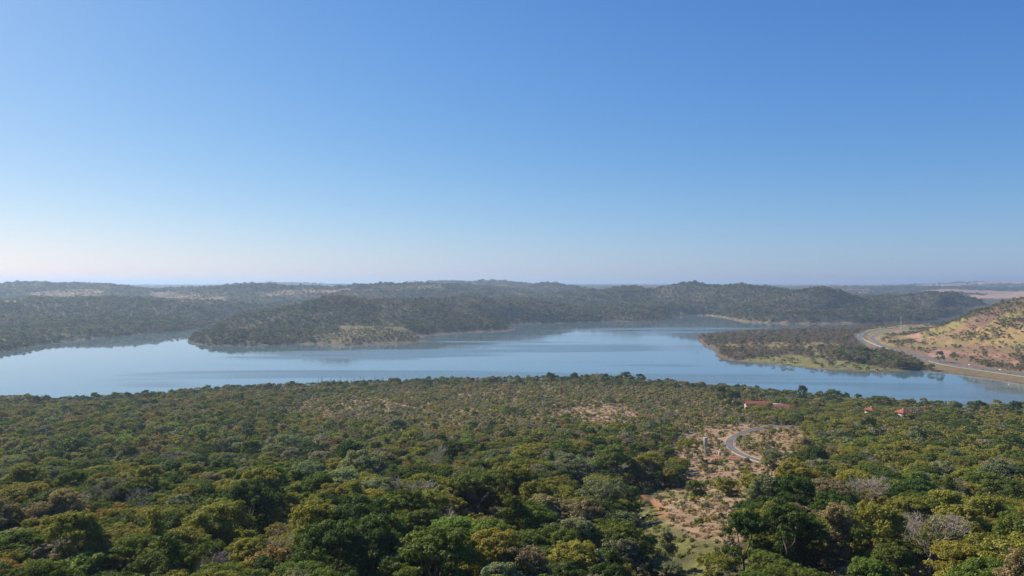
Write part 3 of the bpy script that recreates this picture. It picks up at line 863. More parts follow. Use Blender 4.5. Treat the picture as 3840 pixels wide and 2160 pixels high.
NK = len(KINDS)
def near_trees():
    parts = []
    for y0, y1, sp in ((22, 300, 4.35), (300, 1150, 5.4)):
        parts.append(jitter_grid(y0, y1, sp))
    X = np.concatenate([p[0] for p in parts]); Y = np.concatenate([p[1] for p in parts])
    Z = samp(GZ, X, Y); s = samp(S1, X, Y)
    px, py = proj(X, Y, Z)
    n = len(X)
    cl = zone(px, py, CLEAR, X, Y, 0.5); sr = zone(px, py, SCRUB, X, Y); gr = zone(px, py, GRASSY, X, Y, 0.5); sl = zone(px, py, SLOPE_R, X, Y, 0.5)
    nA = fbm(X / 55, Y / 55, 301); nB = fbm(X / 24, Y / 24, 307); nC = fbm(X / 90, Y / 90, 311); nD = fbm(X / 13, Y / 13, 317)
    dens = np.full(n, 0.86)
    dens[sr] = (0.30 + 1.1 * (nA - 0.4))[sr]
    dens[cl] = (0.15 + 0.6 * smooth(0.55, 0.75, nD))[cl]
    dens[sl] = 0.30
    dens[gr] = 0.10
    dens[cl & (py > 1800)] = 0.05
    lowc = (px > 2340) & (px < 2800) & (py > 1840)
    dens[lowc & ~gr & ~cl] = 0.16
    shore = s < 40
    dens[shore] = 0.85
    keep = (rg.random(n) < dens) & (s > 3.5) & (Z > 0.35)
    keep &= dens_roads(X, Y)
    # kinds
    pk = np.zeros((n, NK)); big = smooth(1560, 1900, py) ; rightw = smooth(2700, 3000, px)
    pk[:, 0] = 0.16 + 0.40 * big * smooth(0.35, 0.65, nA)
    pk[:, 1] = 0.30 + 0.5 * rightw + 0.25 * smooth(0.45, 0.6, nC)
    pk[:, 2] = 0.45 * (1 - 0.75 * big)
    pk[:, 3] = 0.32
    pk[:, 4] = 0.09 + 0.16 * smooth(0.52, 0.7, nB)
    pk[:, 5] = 0.03 + 0.06 * big
    pk[sr] = np.array([0.04, 0.16, 0.42, 0.26, 0.24, 0.02])
    pk[cl | sl] = np.array([0.02, 0.14, 0.60, 0.14, 0.16, 0.0])
    pk[shore, 0] += 0.35
    kind = pick(pk)
    # tints: dark green olive lime rust brown grey sage gold straw
    pt = np.zeros((n, len(TN)))
    pt[:, 0] = 0.12 + 0.42 * big * smooth(0.40, 0.6, nA); pt[:, 1] = 0.26 + 0.2 * big; pt[:, 2] = 0.50 + 0.25 * smooth(0.45, 0.65, nC)
    pt[:, 3] = 0.035; pt[:, 4] = 0.08 * (1 - 0.7 * big) * (px < 2300); pt[:, 5] = 0.18 * (1 - 0.7 * big); pt[:, 6] = 0.12 * (1 - 0.6 * big); pt[:, 7] = 0.20; pt[:, 8] = 0.012
    pt[sr] = np.array([0.05, 0.05, 0.26, 0.01, 0.05, 0.34, 0.28, 0.12, 0.01, 0.06])
    pt[shore] = np.array([0.30, 0.20, 0.16, 0.0, 0.0, 0.14, 0.12, 0.14, 0, 0])
    pt[(px > 2800) & ~cl & ~sl] *= np.array([1, 1.2, 1.6, 1, 0.1, 0.5, 0.8, 0.7, 1, 1])
    pt[cl | sl] = np.array([0.10, 0.25, 0.35, 0.05, 0.03, 0.10, 0.12, 0.12, 0, 0])
    # neighbours of a species grow together
    cell = _h(np.floor(X / 21 + nD * 2.5), np.floor(Y / 17 + nB * 2.5), 777)
    cs = np.cumsum(pt / pt.sum(1)[:, None], 1)
    ti = np.where(rg.random(n) < 0.66, (cell[:, None] > cs).sum(1), (rg.random(n)[:, None] > cs).sum(1)).clip(0, len(TN) - 1)
    bare = kind == 4
    ti = np.where(bare, np.where(rg.random(n) < 0.5, 6, 5), ti)
    emerg = rg.random(n) < 0.06
    ti = np.where((kind == 0) & (ti == 4), 1, ti)
    sc_ = 0.50 + 0.66 * rg.random(n) ** 1.2
    sc_ *= np.where(py > 1560, 0.74 + 0.17 * big, 0.66)
    sc_[sr] *= (0.48 + 0.75 * rg.random(n) ** 2.2)[sr]
    sc_[cl | sl] *= 0.60
    sc_[lowc] *= 0.62
    sc_ *= np.where(kind == 2, 1.15, 1.0)
    sc_ = np.where(emerg & ~sr & ~cl, sc_ * 1.35, sc_)
    sc_[shore] = 0.60 + 0.25 * rg.random(n)[shore]
    m = keep
    return [a[m] for a in (X, Y, Z, kind, ti, sc_, px, py, s)]

X, Y, Z, kind, ti, scl, px, py, sN = near_trees()

# landmark trees of the photograph: (crown column, base distance, row of its top, kind, tint, variant, width factor, label)
LM = [
    (3490, 118, 1893, 'bare', 'grey', 0, 1.0, 'tall leafless grey tree with a fine fan of twigs, in the bottom right corner'),
    (3290, 122, 1890, 'broad', 'olive', 1, 0.80, 'large yellowish green domed tree just left of the leafless grey tree at bottom right'),
    (2960, 138, 1884, 'broad', 'dark', 0, 0.90, 'largest dark green tree, round crown below the straw-coloured clearing'),
    (2790, 142, 1912, 'broad', 'dark', 2, 0.70, 'smaller dark green tree touching the left side of the largest dark one, below the clearing'),
    (1800, 204, 1772, 'umbrella', 'green', 0, 1.05, 'umbrella-crowned green tree with a pale forked trunk, alone in the middle of the wood'),
    (2169, 245, 1712, 'feathery', 'sage', 1, 1.05, 'thin feathery tree with pale slender stems, left of the red soil track'),
    (2024, 196, 1838, 'bushy', 'gold', 0, 1.5, 'round tree in golden yellow leaf between the dark trees, centre of the wood'),
    (1011, 118, 2068, 'bushy', 'rust', 1, 1.25, 'orange-brown domed bush at the bottom edge, left of centre'),
    (930, 158, 1808, 'broad', 'dark', 1, 1.0, 'broad dark green tree with a deep shaded side, left of centre in the wood'),
    (1642, 128, 1972, 'broad', 'green', 2, 1.05, 'massive green tree with billowing crown at the bottom, left of centre'),
    (1380, 132, 1935, 'broad', 'dark', 0, 0.9, 'wide dark green domed tree left of the massive billowing one near the bottom'),
    (3693, 212, 1776, 'umbrella', 'green', 1, 1.15, 'spreading green tree with a pale crooked trunk near the right edge'),
    (3259, 240, 1776, 'bare', 'grey', 1, 1.25, 'flat-topped leafless tree with pale stems, in the scrub right of the road bend'),
    (3143, 146, 1885, 'column', 'brown', 0, 1.1, 'grey-brown tree draped in dry creepers, between the two big crowns at lower right'),
    (1722, 250, 1758, 'bushy', 'lime', 2, 1.3, 'bright lime green tree behind the umbrella-crowned tree'),
    (1246, 250, 1722, 'bushy', 'lime', 0, 1.35, 'bright lime green tree at the left centre of the wood'),
    (190, 175, 1748, 'broad', 'sage', 2, 0.9, 'grey-green round tree standing above its neighbours near the left edge'),
    (300, 140, 2088, 'bushy', 'lime', 1, 1.3, 'bright green leafy tree near the bottom left corner'),
    (2065, 955, 1396, 'broad', 'dark', 0, 1.0, 'wide dark green tree on the near shore, leftmost of the tall shoreline trees'),
    (2155, 955, 1398, 'broad', 'dark', 1, 0.9, 'dark green round tree on the near shore, beside the bare grey shoreline tree'),
    (2200, 955, 1402, 'broad', 'olive', 2, 0.7, 'olive tree on the near shore, left of the bare grey shoreline tree'),
    (2240, 955, 1394, 'bare', 'grey', 2, 1.1, 'bare grey tree among the dark trees on the near shore'),
    (2270, 955, 1400, 'broad', 'dark', 2, 0.8, 'dark green tree on the near shore, right of the bare grey tree'),
    (2345, 955, 1393, 'broad', 'green', 0, 1.05, 'tallest wide green tree on the near shore, in the middle of the view'),
    (2400, 955, 1403, 'umbrella', 'dark', 1, 0.8, 'flat-crowned dark tree on the near shore, rightmost of the tall shoreline trees'),
    (3010, 790, 1442, 'broad', 'dark', 1, 0.7, 'dark tree on the near shore above the long red roof'),
    (3125, 760, 1460, 'broad', 'green', 2, 1.2, 'broad green domed tree on the shore between the long roof and the small huts'),
    (3300, 730, 1472, 'umbrella', 'green', 0, 1.2, 'wide green umbrella-shaped tree on the shore above the leftmost red-roofed hut'),
    (3674, 690, 1494, 'umbrella', 'dark', 1, 0.9, 'tall dark tree with layered branches against the water, right of the red-roofed huts'),
    (3810, 680, 1502, 'broad', 'dark', 0, 0.75, 'dark round tree against the water at the right edge of the photo'),
    (2705, 745, 1440, 'broad', 'dark', 2, 0.7, 'dark tree left of the long red roof'),
    (2752, 700, 1452, 'broad', 'dark', 0, 0.95, 'big black-green tree immediately left of the long red roof'),
    (2580, 420, 1648, 'umbrella', 'olive', 2, 0.9, 'olive spreading tree left of the water tank'),
    (2610, 275, 1800, 'bushy', 'green', 0, 0.9, 'small dark leafy tree on a single stem in the clearing, below the water tank'),
    (2895, 355, 1690, 'umbrella', 'sage', 0, 0.75, 'small spreading tree beside the lower stretch of the road'),
    (2720, 262, 1795, 'bushy', 'olive', 1, 1.2, 'light green bush in the middle of the clearing'),
    (2830, 262, 1780, 'bushy', 'olive', 2, 1.4, 'olive bush at the right side of the clearing'),
    (2440, 330, 1700, 'umbrella', 'olive', 1, 0.95, 'pale-stemmed olive tree at the left side of the clearing'),
    (3475, 1560, 1222, 'umbrella', 'olive', 0, 0.8, 'lone acacia-like tree on the grassy slope above the highway'),
    (3525, 1190, 1315, 'broad', 'green', 2, 0.85, 'round green tree beside the reddish rock cutting above the highway'),
]
KH = {'broad': 11.3, 'umbrella': 8.8, 'bushy': 4.6, 'feathery': 9.3, 'bare': 9.0, 'column': 10.8}
KW = {'broad': 5.2, 'umbrella': 5.8, 'bushy': 3.0, 'feathery': 4.0, 'bare': 3.6, 'column': 2.6}
KHA = np.array([KH[k] for k in KINDS]); KWA = np.array([KW[k] for k in KINDS])

lm_items = []
drop = np.zeros(len(X), bool)
for (cpx, D, top, kd, tn, var, wf, lab) in LM:
    if D < 600:                       # slide it along the line of sight until a tree of natural height reaches the seen top
        want = KH[kd] * {'bushy': 1.25, 'bare': 1.35, 'broad': 1.12, 'umbrella': 1.2, 'column': 1.1, 'feathery': 1.2}[kd] * (0.9 + 0.1 * wf)
        ds = np.linspace(60, 560, 500); xs = (cpx - 1920.0) / F * ds
        err = np.abs(samp(GZ, xs, ds) + want - (H - (top - HZ) / F * ds))
        D = float(ds[int(np.argmin(err))])
    x, y = PD(cpx, D); z = gz(x, y)
    ztop = H - (top - HZ) / F * D
    hgt = min(max(ztop - z, 2.5), KH[kd] * 1.6)
    sz = hgt / KH[kd]
    sxy = min(sz * 1.05, 1.5) * wf
    lm_items.append((x, y, z, kd, tn, var, sxy, sz, lab))
    rad = KW[kd] * sxy
    d = np.hypot(X - x, Y - y)
    drop |= d < rad * 0.85
    # nothing tall right in front of it
    ang = np.abs(X / np.maximum(Y, 1) - x / y) * D
    thin = kd in ('bare', 'feathery', 'umbrella', 'column')
    drop |= (ang < rad * (0.8 if thin else 0.6)) & (Y < y) & (Y > y - hgt * (2.4 if thin else 1.3)) & (D < 300)
    lowm = (ang < rad) & (Y < y) & (Y > y - hgt * 4) & (D < 300)
    scl[lowm] = np.minimum(scl[lowm], 0.62)
X, Y, Z, kind, ti, scl, px, py, sN = [a[~drop] for a in (X, Y, Z, kind, ti, scl, px, py, sN)]

# keep the built things clear of trunks
KEEP_CLEAR = []     # (x, y, radius, depth toward the lens)
tower_xyz = on_ground(2647, 1712)
pump_xyz = on_ground(2700, 1709)
pole_xyz = on_ground(2806, 1622)
for (x, y, z), r, dd in ((tower_xyz, 3, 26), (pump_xyz, 3, 18), (pole_xyz, 2.0, 10)):
    KEEP_CLEAR.append((x, y, r, dd))
BLD = [(2845, 1532, 22), (2932, 1536, 14), (3269, 1562, 9), (3390, 1574, 9), (3456, 1566, 13)]
for bx, by, w in BLD:
    x, y, z = on_ground(bx, by); KEEP_CLEAR.append((x, y, w * 0.42, {22: 0, 14: 0, 9: 8, 13: 16}[w]))
drop = np.zeros(len(X), bool)
for (x, y, r, dd) in KEEP_CLEAR:
    drop |= np.hypot(X - x, Y - y) < r
    drop |= (np.abs(X - x * Y / y) < r) & (Y < y) & (Y > y - dd)
X, Y, Z, kind, ti, scl, px, py, sN = [a[~drop] for a in (X, Y, Z, kind, ti, scl, px, py, sN)]
# the road stays open to view in the clearing
drop = np.zeros(len(X), bool)
for p in ROAD_N[10:-28:3]:
    drop |= (np.abs(X - p[0] * Y / p[1]) < 4.0) & (Y < p[1]) & (Y > p[1] - 14)
X, Y, Z, kind, ti, scl, px, py, sN = [a[~drop] for a in (X, Y, Z, kind, ti, scl, px, py, sN)]

n = len(X)
var = rg.integers(0, 3, n)
tintv = TV[ti] * (0.82 + 0.36 * rg.random((n, 1))) * (0.93 + 0.14 * rg.random((n, 3)))
sxy = scl * (0.92 + 0.25 * rg.random(n)); szz = scl * (0.85 + 0.3 * rg.random(n))
lean = np.stack([(rg.random(n) - 0.5) * 0.16, (rg.random(n) - 0.5) * 0.16, rg.random(n) * 6.283], 1)

# the 260 that show largest become things of their own
ptop = HZ + (H - Z - KHA[kind] * szz) / Y * F
show = KWA[kind] * sxy / Y * ((px > -20) & (px < 3860) & (ptop < 2150) & (ptop > 1300))
NI = 300 - len(lm_items)
own = np.argsort(-show)[:NI]
isown = np.zeros(n, bool); isown[own] = True

def tree_thing(x, y, z, kd, tint, var, sxy, sz, rot, label, group=None, cat='tree', name=None):
    rec = PROTO[(kd, 0)][var]
    e = bpy.data.objects.new(name or {'bushy': 'small_tree', 'bare': 'leafless_tree', 'umbrella': 'spreading_tree', 'column': 'creeper_covered_tree'}.get(kd, 'tree'), None)
    C.objects.link(e)
    e.location = (x, y, z - 0.05); e.rotation_euler = rot; e.scale = (sxy, sxy, sz)
    tag(e, label, cat, group)
    for nm, me in (('crown', rec['cm']), ('trunk', rec['tm'])):
        o = bpy.data.objects.new(nm, me); C.objects.link(o); o.parent = e
        o['tint'] = [float(c) for c in tint] + [1.0]
    return e

COLW = {'dark': 'dark green', 'green': 'mid-green', 'olive': 'olive', 'lime': 'lime green', 'rust': 'rust-coloured', 'brown': 'brownish', 'grey': 'grey', 'sage': 'grey-green', 'gold': 'golden', 'straw': 'straw-coloured'}
FORMW = {'broad': 'domed tree', 'umbrella': 'spreading flat-topped tree', 'bushy': 'small bushy tree', 'feathery': 'thin feathery tree', 'bare': 'leafless tree', 'column': 'creeper-covered tree'}
ORD = ['leftmost', 'second', 'third', 'fourth', 'fifth', 'sixth', 'seventh', 'eighth', 'ninth', 'tenth', 'eleventh', 'twelfth']
def colname(p):
    return ['at the far left', 'in the left part', 'left of centre', 'right of centre', 'in the right part', 'at the far right'][int(min(max(p, 0), 3839) // 640)]
ys = np.sort(Y[own]); q1, q2 = ys[NI // 3], ys[2 * NI // 3]
def rowname(y):
    return 'bottom band' if y < q1 else ('middle band' if y < q2 else 'upper band')
cells = {}
for i in own:
    cells.setdefault((TN[ti[i]], KINDS[kind[i]], colname(px[i]), rowname(Y[i])), []).append(i)
for (tn, kd, cn, rn), ids in cells.items():
    ids.sort(key=lambda i: px[i])
    for k, i in enumerate(ids):
        cw = COLW[tn]
        if len(ids) == 1: lab = 'the only %s %s %s, %s' % (cw, FORMW[kd], cn, rn)
        else: lab = '%s %s %s, %s, %s' % (cw, FORMW[kd].replace('-topped', ''), cn, rn, ORD[min(k, 11)])
        tree_thing(X[i], Y[i], Z[i], kd, tintv[i], int(var[i]), sxy[i], szz[i], tuple(lean[i]), lab, 'trees of the wood nearest the camera')
for (x, y, z, kd, tn, v_, sx_, sz_, lab) in lm_items:
    tree_thing(x, y, z, kd, TV[TN.index(tn)] * (0.95 + 0.1 * rnd.random()), v_, sx_, sz_, (0, 0, rnd.random() * 6.28), lab,
               'tall trees along the near shore' if (y > 900 and y < 1100 and x > 0) else None)

# ------------------------------------------------------------------ the rest of the near wood as one mass
r_ = ~isown
lodn = np.where(np.hypot(X, Y) < 420, 0, 1)
form = (lodn * 18 + kind * 3 + var)
scatter('woodland', 'mixed dry-season woodland of green, olive and leafless trees covering the near hillside down to the lake',
        np.stack([X, Y, Z - 0.05], 1)[r_], form[r_], lean[r_], np.stack([sxy, sxy, szz], 1)[r_], tintv[r_])

# undergrowth between the trees and dry tufts in the clearing
def undergrowth():
    Xs, Ys = [], []
    for y0, y1, sp in ((60, 330, 2.6), (330, 1150, 3.9)):
        a, b = jitter_grid(y0, y1, sp, 0.76, 20); Xs.append(a); Ys.append(b)
    x = np.concatenate(Xs); y = np.concatenate(Ys)
    z = samp(GZ, x, y); s = samp(S1, x, y)
    px, py = proj(x, y, z)
    n = len(x)
    cl = zone(px, py, CLEAR, x, y, 0.5) | zone(px, py, SLOPE_R, x, y, 0.5); gr = zone(px, py, GRASSY, x, y, 0.5); sr = zone(px, py, SCRUB, x, y)
    rs = zone(px, py, REDSOIL, x, y, 0.15)
    d = np.full(n, 0.55); d[sr] = 0.9; d[cl] = 0.62; d[gr] = 0.5; d[rs] = 0
    k = (rg.random(n) < d) & (s > 4) & (z > 0.3)
    for line, w in ((ROAD_N, 4.0),):
        k &= dist_poly(x, y, [tuple(p[:2]) for p in line[::3]], False) > w
    straw = np.array([0.29, 0.205, 0.125]); 
    tint = TV[rg.choice([1, 2, 5, 6, 7], n, p=[0.2, 0.32, 0.22, 0.14, 0.12])]
    tf = rg.integers(2, 4, n)
    open_ = (cl | (sr & (rg.random(n) < 0.75)))
    grassy = open_ & (rg.random(n) < 0.86)
    tint[grassy] = straw * (0.75 + 0.5 * rg.random((n, 1)))[grassy]
    tf[grassy] = rg.integers(0, 2, n)[grassy]
    tint[gr] = np.array([0.17, 0.18, 0.055]) * (0.7 + 0.5 * rg.random((n, 1)))[gr]; tf[gr] = rg.integers(0, 2, n)[gr]
    sz = 0.7 + 0.9 * rg.random(n); sz[sr] *= 1.2; sz[y > 330] *= 1.35
    rot = np.stack([np.zeros(n), np.zeros(n), rg.random(n) * 6.28], 1)
    sel = k
    scatter('undergrowth', 'low shrubs and dry straw tufts under and between the trees of the near hillside',
            np.stack([x, y, z - 0.03], 1)[sel], tf[sel], rot[sel], np.stack([sz, sz, sz], 1)[sel], tint[sel], GN_TUFTS)
undergrowth()

# ------------------------------------------------------------------ woods across the water
# lowest line of sight that clears the ground, per column of the sheet
slope = (GZ + 10 - H) / np.maximum(GY, 20)
runmax = np.maximum.accumulate(np.where(GY > 40, slope, -9), 0)

def far_woods():
    out = []
    for y0, y1, sp in ((1330, 2300, 7.2), (2300, 3400, 9.0), (3400, 4800, 12.5), (4800, 8000, 22.0), (8000, 11000, 34.0)):
        x, y = jitter_grid(y0, y1, sp, 0.74, 60)
        z = samp(GZ, x, y); s2 = samp(S2, x, y); s1 = samp(S1, x, y); s3 = samp(S3, x, y)
        px, py = proj(x, y, z)
        n = len(x)
        ok = (s2 > 1.5) & (z > 0.4) & (s1 < 0) & (s3 < 0)
        vis = (z + 40 - H) / y > samp(runmax, x, y) - 0.0005
        vis |= (z + 12 - H) / y > samp(runmax, x, y) - 0.008
        nA = fbm(x / 260, y / 260, 401); nB = fbm(x / 80, y / 80, 403); nC = fbm(x / 900, y / 900, 405)
        sav = zone(px, py, SAVANNA_F, x, y, 0.7); brn = zone(px, py, BROWN_F, x, y, 0.6) & (y > 2300); fld = zone(px, py, FIELDS, x, y, 0.04) & (y > 3300)
        rus = zone(px, py, RUSTY_F, x, y, 0.6)
        d = 0.90 - 0.45 * smooth(0.55, 0.72, nB)
        d[sav] = 0.22 + 0.75 * smooth(0.40, 0.56, nB[sav])
        d[brn] = 0.24 + 0.6 * smooth(0.48, 0.62, nB[brn])
        d[fld] = 0
        if y0 >= 4800:
            d = np.where(px > 2900, np.where((vnoise(x / 900, y / 420, 201) > 0.55) | (vnoise(x / 700, y / 350, 207) > 0.72), 0.0, 0.9), d)
        d[(s2 < 14) & (px > 2560) & (px < 3200)] = 0.12
        d[(s2 < 16) & (px > 1100) & (px < 1950) & (y < 2300)] = 0.1
        k = ok & vis & (rg.random(n) < d) & dens_roads(x, y)
        pt = np.zeros((n, len(TN)))
        pt[:, 0] = 0.34; pt[:, 1] = 0.26; pt[:, 2] = 0.20 + 0.2 * (nC > 0.5); pt[:, 4] = 0.04; pt[:, 5] = 0.16 + 0.25 * smooth(0.5, 0.65, nA) + 0.2 * smooth(50, 100, z); pt[:, 6] = 0.12; pt[:, 7] = 0.16
        nE = fbm(x / 140, y / 140, 411); pt[:, 0] += 0.8 * smooth(0.50, 0.60, nE); pt[:, 1] += 0.4 * smooth(0.50, 0.60, nE)
        warm = 1 - smooth(0.38, 0.48, nE)
        pt[:, 5] += 0.5 * warm; pt[:, 2] += 0.35 * warm; pt[:, 7] += 0.2 * warm
        pt[rus] = np.array([0.03, 0.03, 0.06, 0, 0.62, 0.30, 0.05, 0.0, 0, 0])
        low = (s2 < 60)
        pt[low, 0] += 0.35
        cell = _h(np.floor(x / 34 + nB * 2), np.floor(y / 34), 778)
        cs = np.cumsum(pt / pt.sum(1)[:, None], 1)
        t = np.where(rg.random(n) < 0.5, (cell[:, None] > cs).sum(1), (rg.random(n)[:, None] > cs).sum(1)).clip(0, len(TN) - 1)
        pk = np.tile(np.array([0.42, 0.26, 0.14, 0.10, 0.05, 0.03]), (n, 1))
        pk[sav] = np.array([0.1, 0.3, 0.5, 0.1, 0.0, 0.0])
        kd = pick(pk)
        ps = sp / 9.0
        sz = (0.55 + 0.75 * rg.random(n) ** 2) * max(ps * 0.98, 0.88)
        sz *= 0.85 + 0.35 * smooth(0.4, 0.7, nA)
        sz[sav | brn] *= 0.72
        szv = sz * (0.8 if y0 < 3400 else (0.62 if y0 < 4800 else 0.42)) * (0.75 + 0.6 * rg.random(n) ** 1.5)
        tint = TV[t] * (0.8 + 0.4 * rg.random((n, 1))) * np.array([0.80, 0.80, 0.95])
        vr = rg.integers(0, 3, n)
        out.append([a[k] for a in (x, y, z, (36 + kd * 3 + vr), sz * (1.0 + 0.25 * rg.random(n)), szv, tint, rg.random(n) * 6.28)])
    return [np.concatenate([o[i] for o in out]) for i in range(8)]

x, y, z, fm, sx_, sz_, tn_, ro = far_woods()
NFAR = len(x)
left = (x < (1100 - 1920) / F * y) & (y < 3400)
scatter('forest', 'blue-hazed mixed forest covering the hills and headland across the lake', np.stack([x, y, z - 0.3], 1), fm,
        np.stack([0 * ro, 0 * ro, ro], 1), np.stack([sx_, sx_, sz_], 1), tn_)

def right_bank():
    x, y = jitter_grid(900, 2500, 5.6, 0.78, 60)
    m = x > 0.2 * y
    x, y = x[m], y[m]
    z = samp(GZ, x, y); s = samp(S3, x, y)
    px, py = proj(x, y, z)
    n = len(x)
    nA = fbm(x / 60, y / 60, 501); nB = fbm(x / 26, y / 26, 503); nC = fbm(x / 140, y / 140, 507)
    hill = (px > 3250) & (s > 25) & (py < 1400)
    grass = zone(px, py, GRASS_R, x, y, 0.4); straw = zone(px, py, STRAW_R, x, y, 0.5); rock = zone(px, py, ROCK_R, x, y, 0.35)
    darkc = inside(px, py, [(3120, 1335), (3160, 1318), (3300, 1322), (3420, 1335), (3500, 1375), (3560, 1398), (3480, 1396), (3420, 1394), (3330, 1377), (3200, 1362)])
    d = 0.45 + 0.6 * smooth(0.35, 0.6, nB)
    d[hill] = (0.06 + 0.85 * smooth(0.56, 0.66, nA) + 0.25 * smooth(0.5, 0.65, nB))[hill]
    d[hill & (px > 3640) & (py < 1190)] = 0.5
    d[inside(px, py, [(3560, 1262), (3640, 1238), (3760, 1240), (3800, 1262), (3700, 1278), (3600, 1276)])] = 0.8
    d[inside(px, py, [(3720, 1200), (3840, 1195), (4200, 1200), (4200, 1300), (3780, 1240)])] = 0.75
    d[inside(px, py, [(3780, 1300), (3840, 1290), (4200, 1290), (4200, 1400), (3850, 1385), (3790, 1330)])] = 0.85
    d[inside(px, py, [(3480, 1215), (3560, 1190), (3680, 1158), (3720, 1150), (3700, 1172), (3600, 1205), (3520, 1226)])] = 0.8
    d[inside(px, py, [(3250, 1330), (3330, 1310), (3480, 1330), (3520, 1395), (3300, 1390)])] = 0.9
    d[straw] = 0.20; d[grass] = 0.10 + 0.5 * smooth(0.55, 0.7, nB[grass]); d[rock] = 0.02
    d[darkc] = 1.0
    d[(s < 8)] = 0.12
    d[(px > 3440) & (s < 60)] = 0.40
    k = (rg.random(n) < d) & (s > 3) & (z > 0.4) & (samp(S1, x, y) < 0)
    # leave the carriageways in sight: nothing on them, nothing tall just in front of the bend
    k &= dens_roads(x, y)
    for p in np.concatenate([HWY_A[14:75:2], HWY_B[14:72:2]]):
        k &= ~((np.abs(x - p[0] * y / p[1]) < 7) & (y < p[1]) & (y > p[1] - 150) & (1920 + x / y * F > 3195) & (1920 + x / y * F < 3520) & (p[1] > 1560))
    for p in np.concatenate([HWY_A[112:], HWY_B[112:]]):
        k &= ~((np.abs(x - p[0] * y / p[1]) < 7) & (y < p[1]) & (y > p[1] - 60))
    pt = np.zeros((n, len(TN))); pt[:] = np.array([0.08, 0.06, 0.07, 0, 0.02, 0.34, 0.55, 0.12, 0, 0])
    pt[darkc] = np.array([0.5, 0.18, 0.1, 0, 0, 0.14, 0.14, 0.05, 0, 0])
    pt[hill] = np.array([0.26, 0.18, 0.18, 0, 0.02, 0.16, 0.16, 0.14, 0, 0])
    pt[(px < 3100) & (nC > 0.5)] = np.array([0.14, 0.10, 0.08, 0, 0, 0.28, 0.40, 0.14, 0, 0])
    t = pick(pt)
    pk = np.tile(np.array([0.10, 0.12, 0.22, 0.22, 0.38, 0.0]), (n, 1)); pk[darkc] = np.array([0.62, 0.22, 0, 0.1, 0.06, 0]); pk[hill] = np.array([0.12, 0.24, 0.44, 0.12, 0.08, 0])
    kd = pick(pk)
    t = np.where((kd == 4) & (rg.random(n) < 0.9), 6, t)
    sz = 0.55 + 0.45 * rg.random(n)
    sz[(px > 3440) & (s < 60)] *= 0.45
    sz[darkc] = 0.75 + 0.35 * rg.random(n)[darkc]
    sz[hill] *= 0.72
    ro = rg.random(n) * 6.28; vr = rg.integers(0, 3, n)
    tint = TV[t] * (0.8 + 0.4 * rg.random((n, 1)))
    dry = ((t == 6) | (t == 5)) & ~hill
    tint[dry] *= np.array([0.95, 0.84, 1.02])
    scatter('riverside_trees', 'grey-brown scrub and dark trees on the right bank and on the dry slope above the highway',
            np.stack([x, y, z - 0.1], 1)[k], (18 + kd * 3 + vr)[k], np.stack([0 * ro, 0 * ro, ro], 1)[k], np.stack([sz, sz, sz * 0.95], 1)[k], tint[k])
    return int(k.sum())
NRB = right_bank()
print('trees near %d far %d bank %d' % (n, NFAR, NRB))

# ------------------------------------------------------------------ roads
def strip(line, o0, o1, dz, every=1):
    """a sheet that follows a centre line between two side offsets"""
    L_ = line[::every]
    v = []
    for i in range(len(L_)):
        t = L_[min(i + 1, len(L_) - 1)][:2] - L_[max(i - 1, 0)][:2]
        t = t / (np.linalg.norm(t) + 1e-9); nrm = np.array([-t[1], t[0]])
        for o in (o0, o1):
            p = L_[i][:2] + nrm * o
            v.append((p[0], p[1], L_[i][2] + dz))
    q = [(2 * i, 2 * i + 1, 2 * i + 3, 2 * i + 2) for i in range(len(L_) - 1)]
    return np.array(v), np.array(q)

def kerb_profile(line, o0, o1, zb, zt):
    a = Acc()
    v0, q0 = strip(line, o0, o1, zt); a.add(v0, q0)
    for o in (o0, o1):
        n_ = len(line); v = []
        vv, _ = strip(line, o, o + 0.001, 0)
        for i in range(n_):
            p = vv[2 * i]; v.append((p[0], p[1], line[i][2] + zb)); v.append((p[0], p[1], line[i][2] + zt))
        a.add(np.array(v), q0)
    return a

M_ASPH = simple('worn_asphalt', (0.105, 0.094, 0.086), 0.85, 0.25, 0.15)
M_ASPH2 = simple('highway_asphalt', (0.098, 0.100, 0.106), 0.75, 0.18, 0.05)
M_KERB = simple('concrete_kerb', (0.42, 0.36, 0.29), 0.9, 0.2, 0.5)
M_LINE = simple('road_paint', (0.75, 0.74, 0.70), 0.7)
M_MEDIAN = simple('dry_median', (0.15, 0.12, 0.07), 0.95, 0.3, 0.1)
M_WHITE = simple('white_paint', (0.80, 0.80, 0.78), 0.5)
M_CONC = simple('grey_green_concrete', (0.27, 0.285, 0.24), 0.9, 0.22, 0.9)
M_TILE = simple('red_clay_tiles', (0.24, 0.075, 0.050), 0.85, 0.25, 1.2)
M_WALL = simple('cream_render', (0.40, 0.34, 0.26), 0.9, 0.1, 0.6)
M_DARK = simple('dark_opening', (0.03, 0.03, 0.035), 0.4)
M_METAL = simple('galvanised_metal', (0.55, 0.56, 0.57), 0.45, 0.1, 1.0, 0.3)
M_TYRE = simple('tyre_rubber', (0.02, 0.02, 0.02), 0.9)
M_GLASS = simple('car_glass', (0.03, 0.04, 0.05), 0.1)

def link(name, me, parent=None, loc=None):
    o = bpy.data.objects.new(name, me); C.objects.link(o)
    if parent: o.parent = parent
    if loc is not None: o.location = loc
    return o

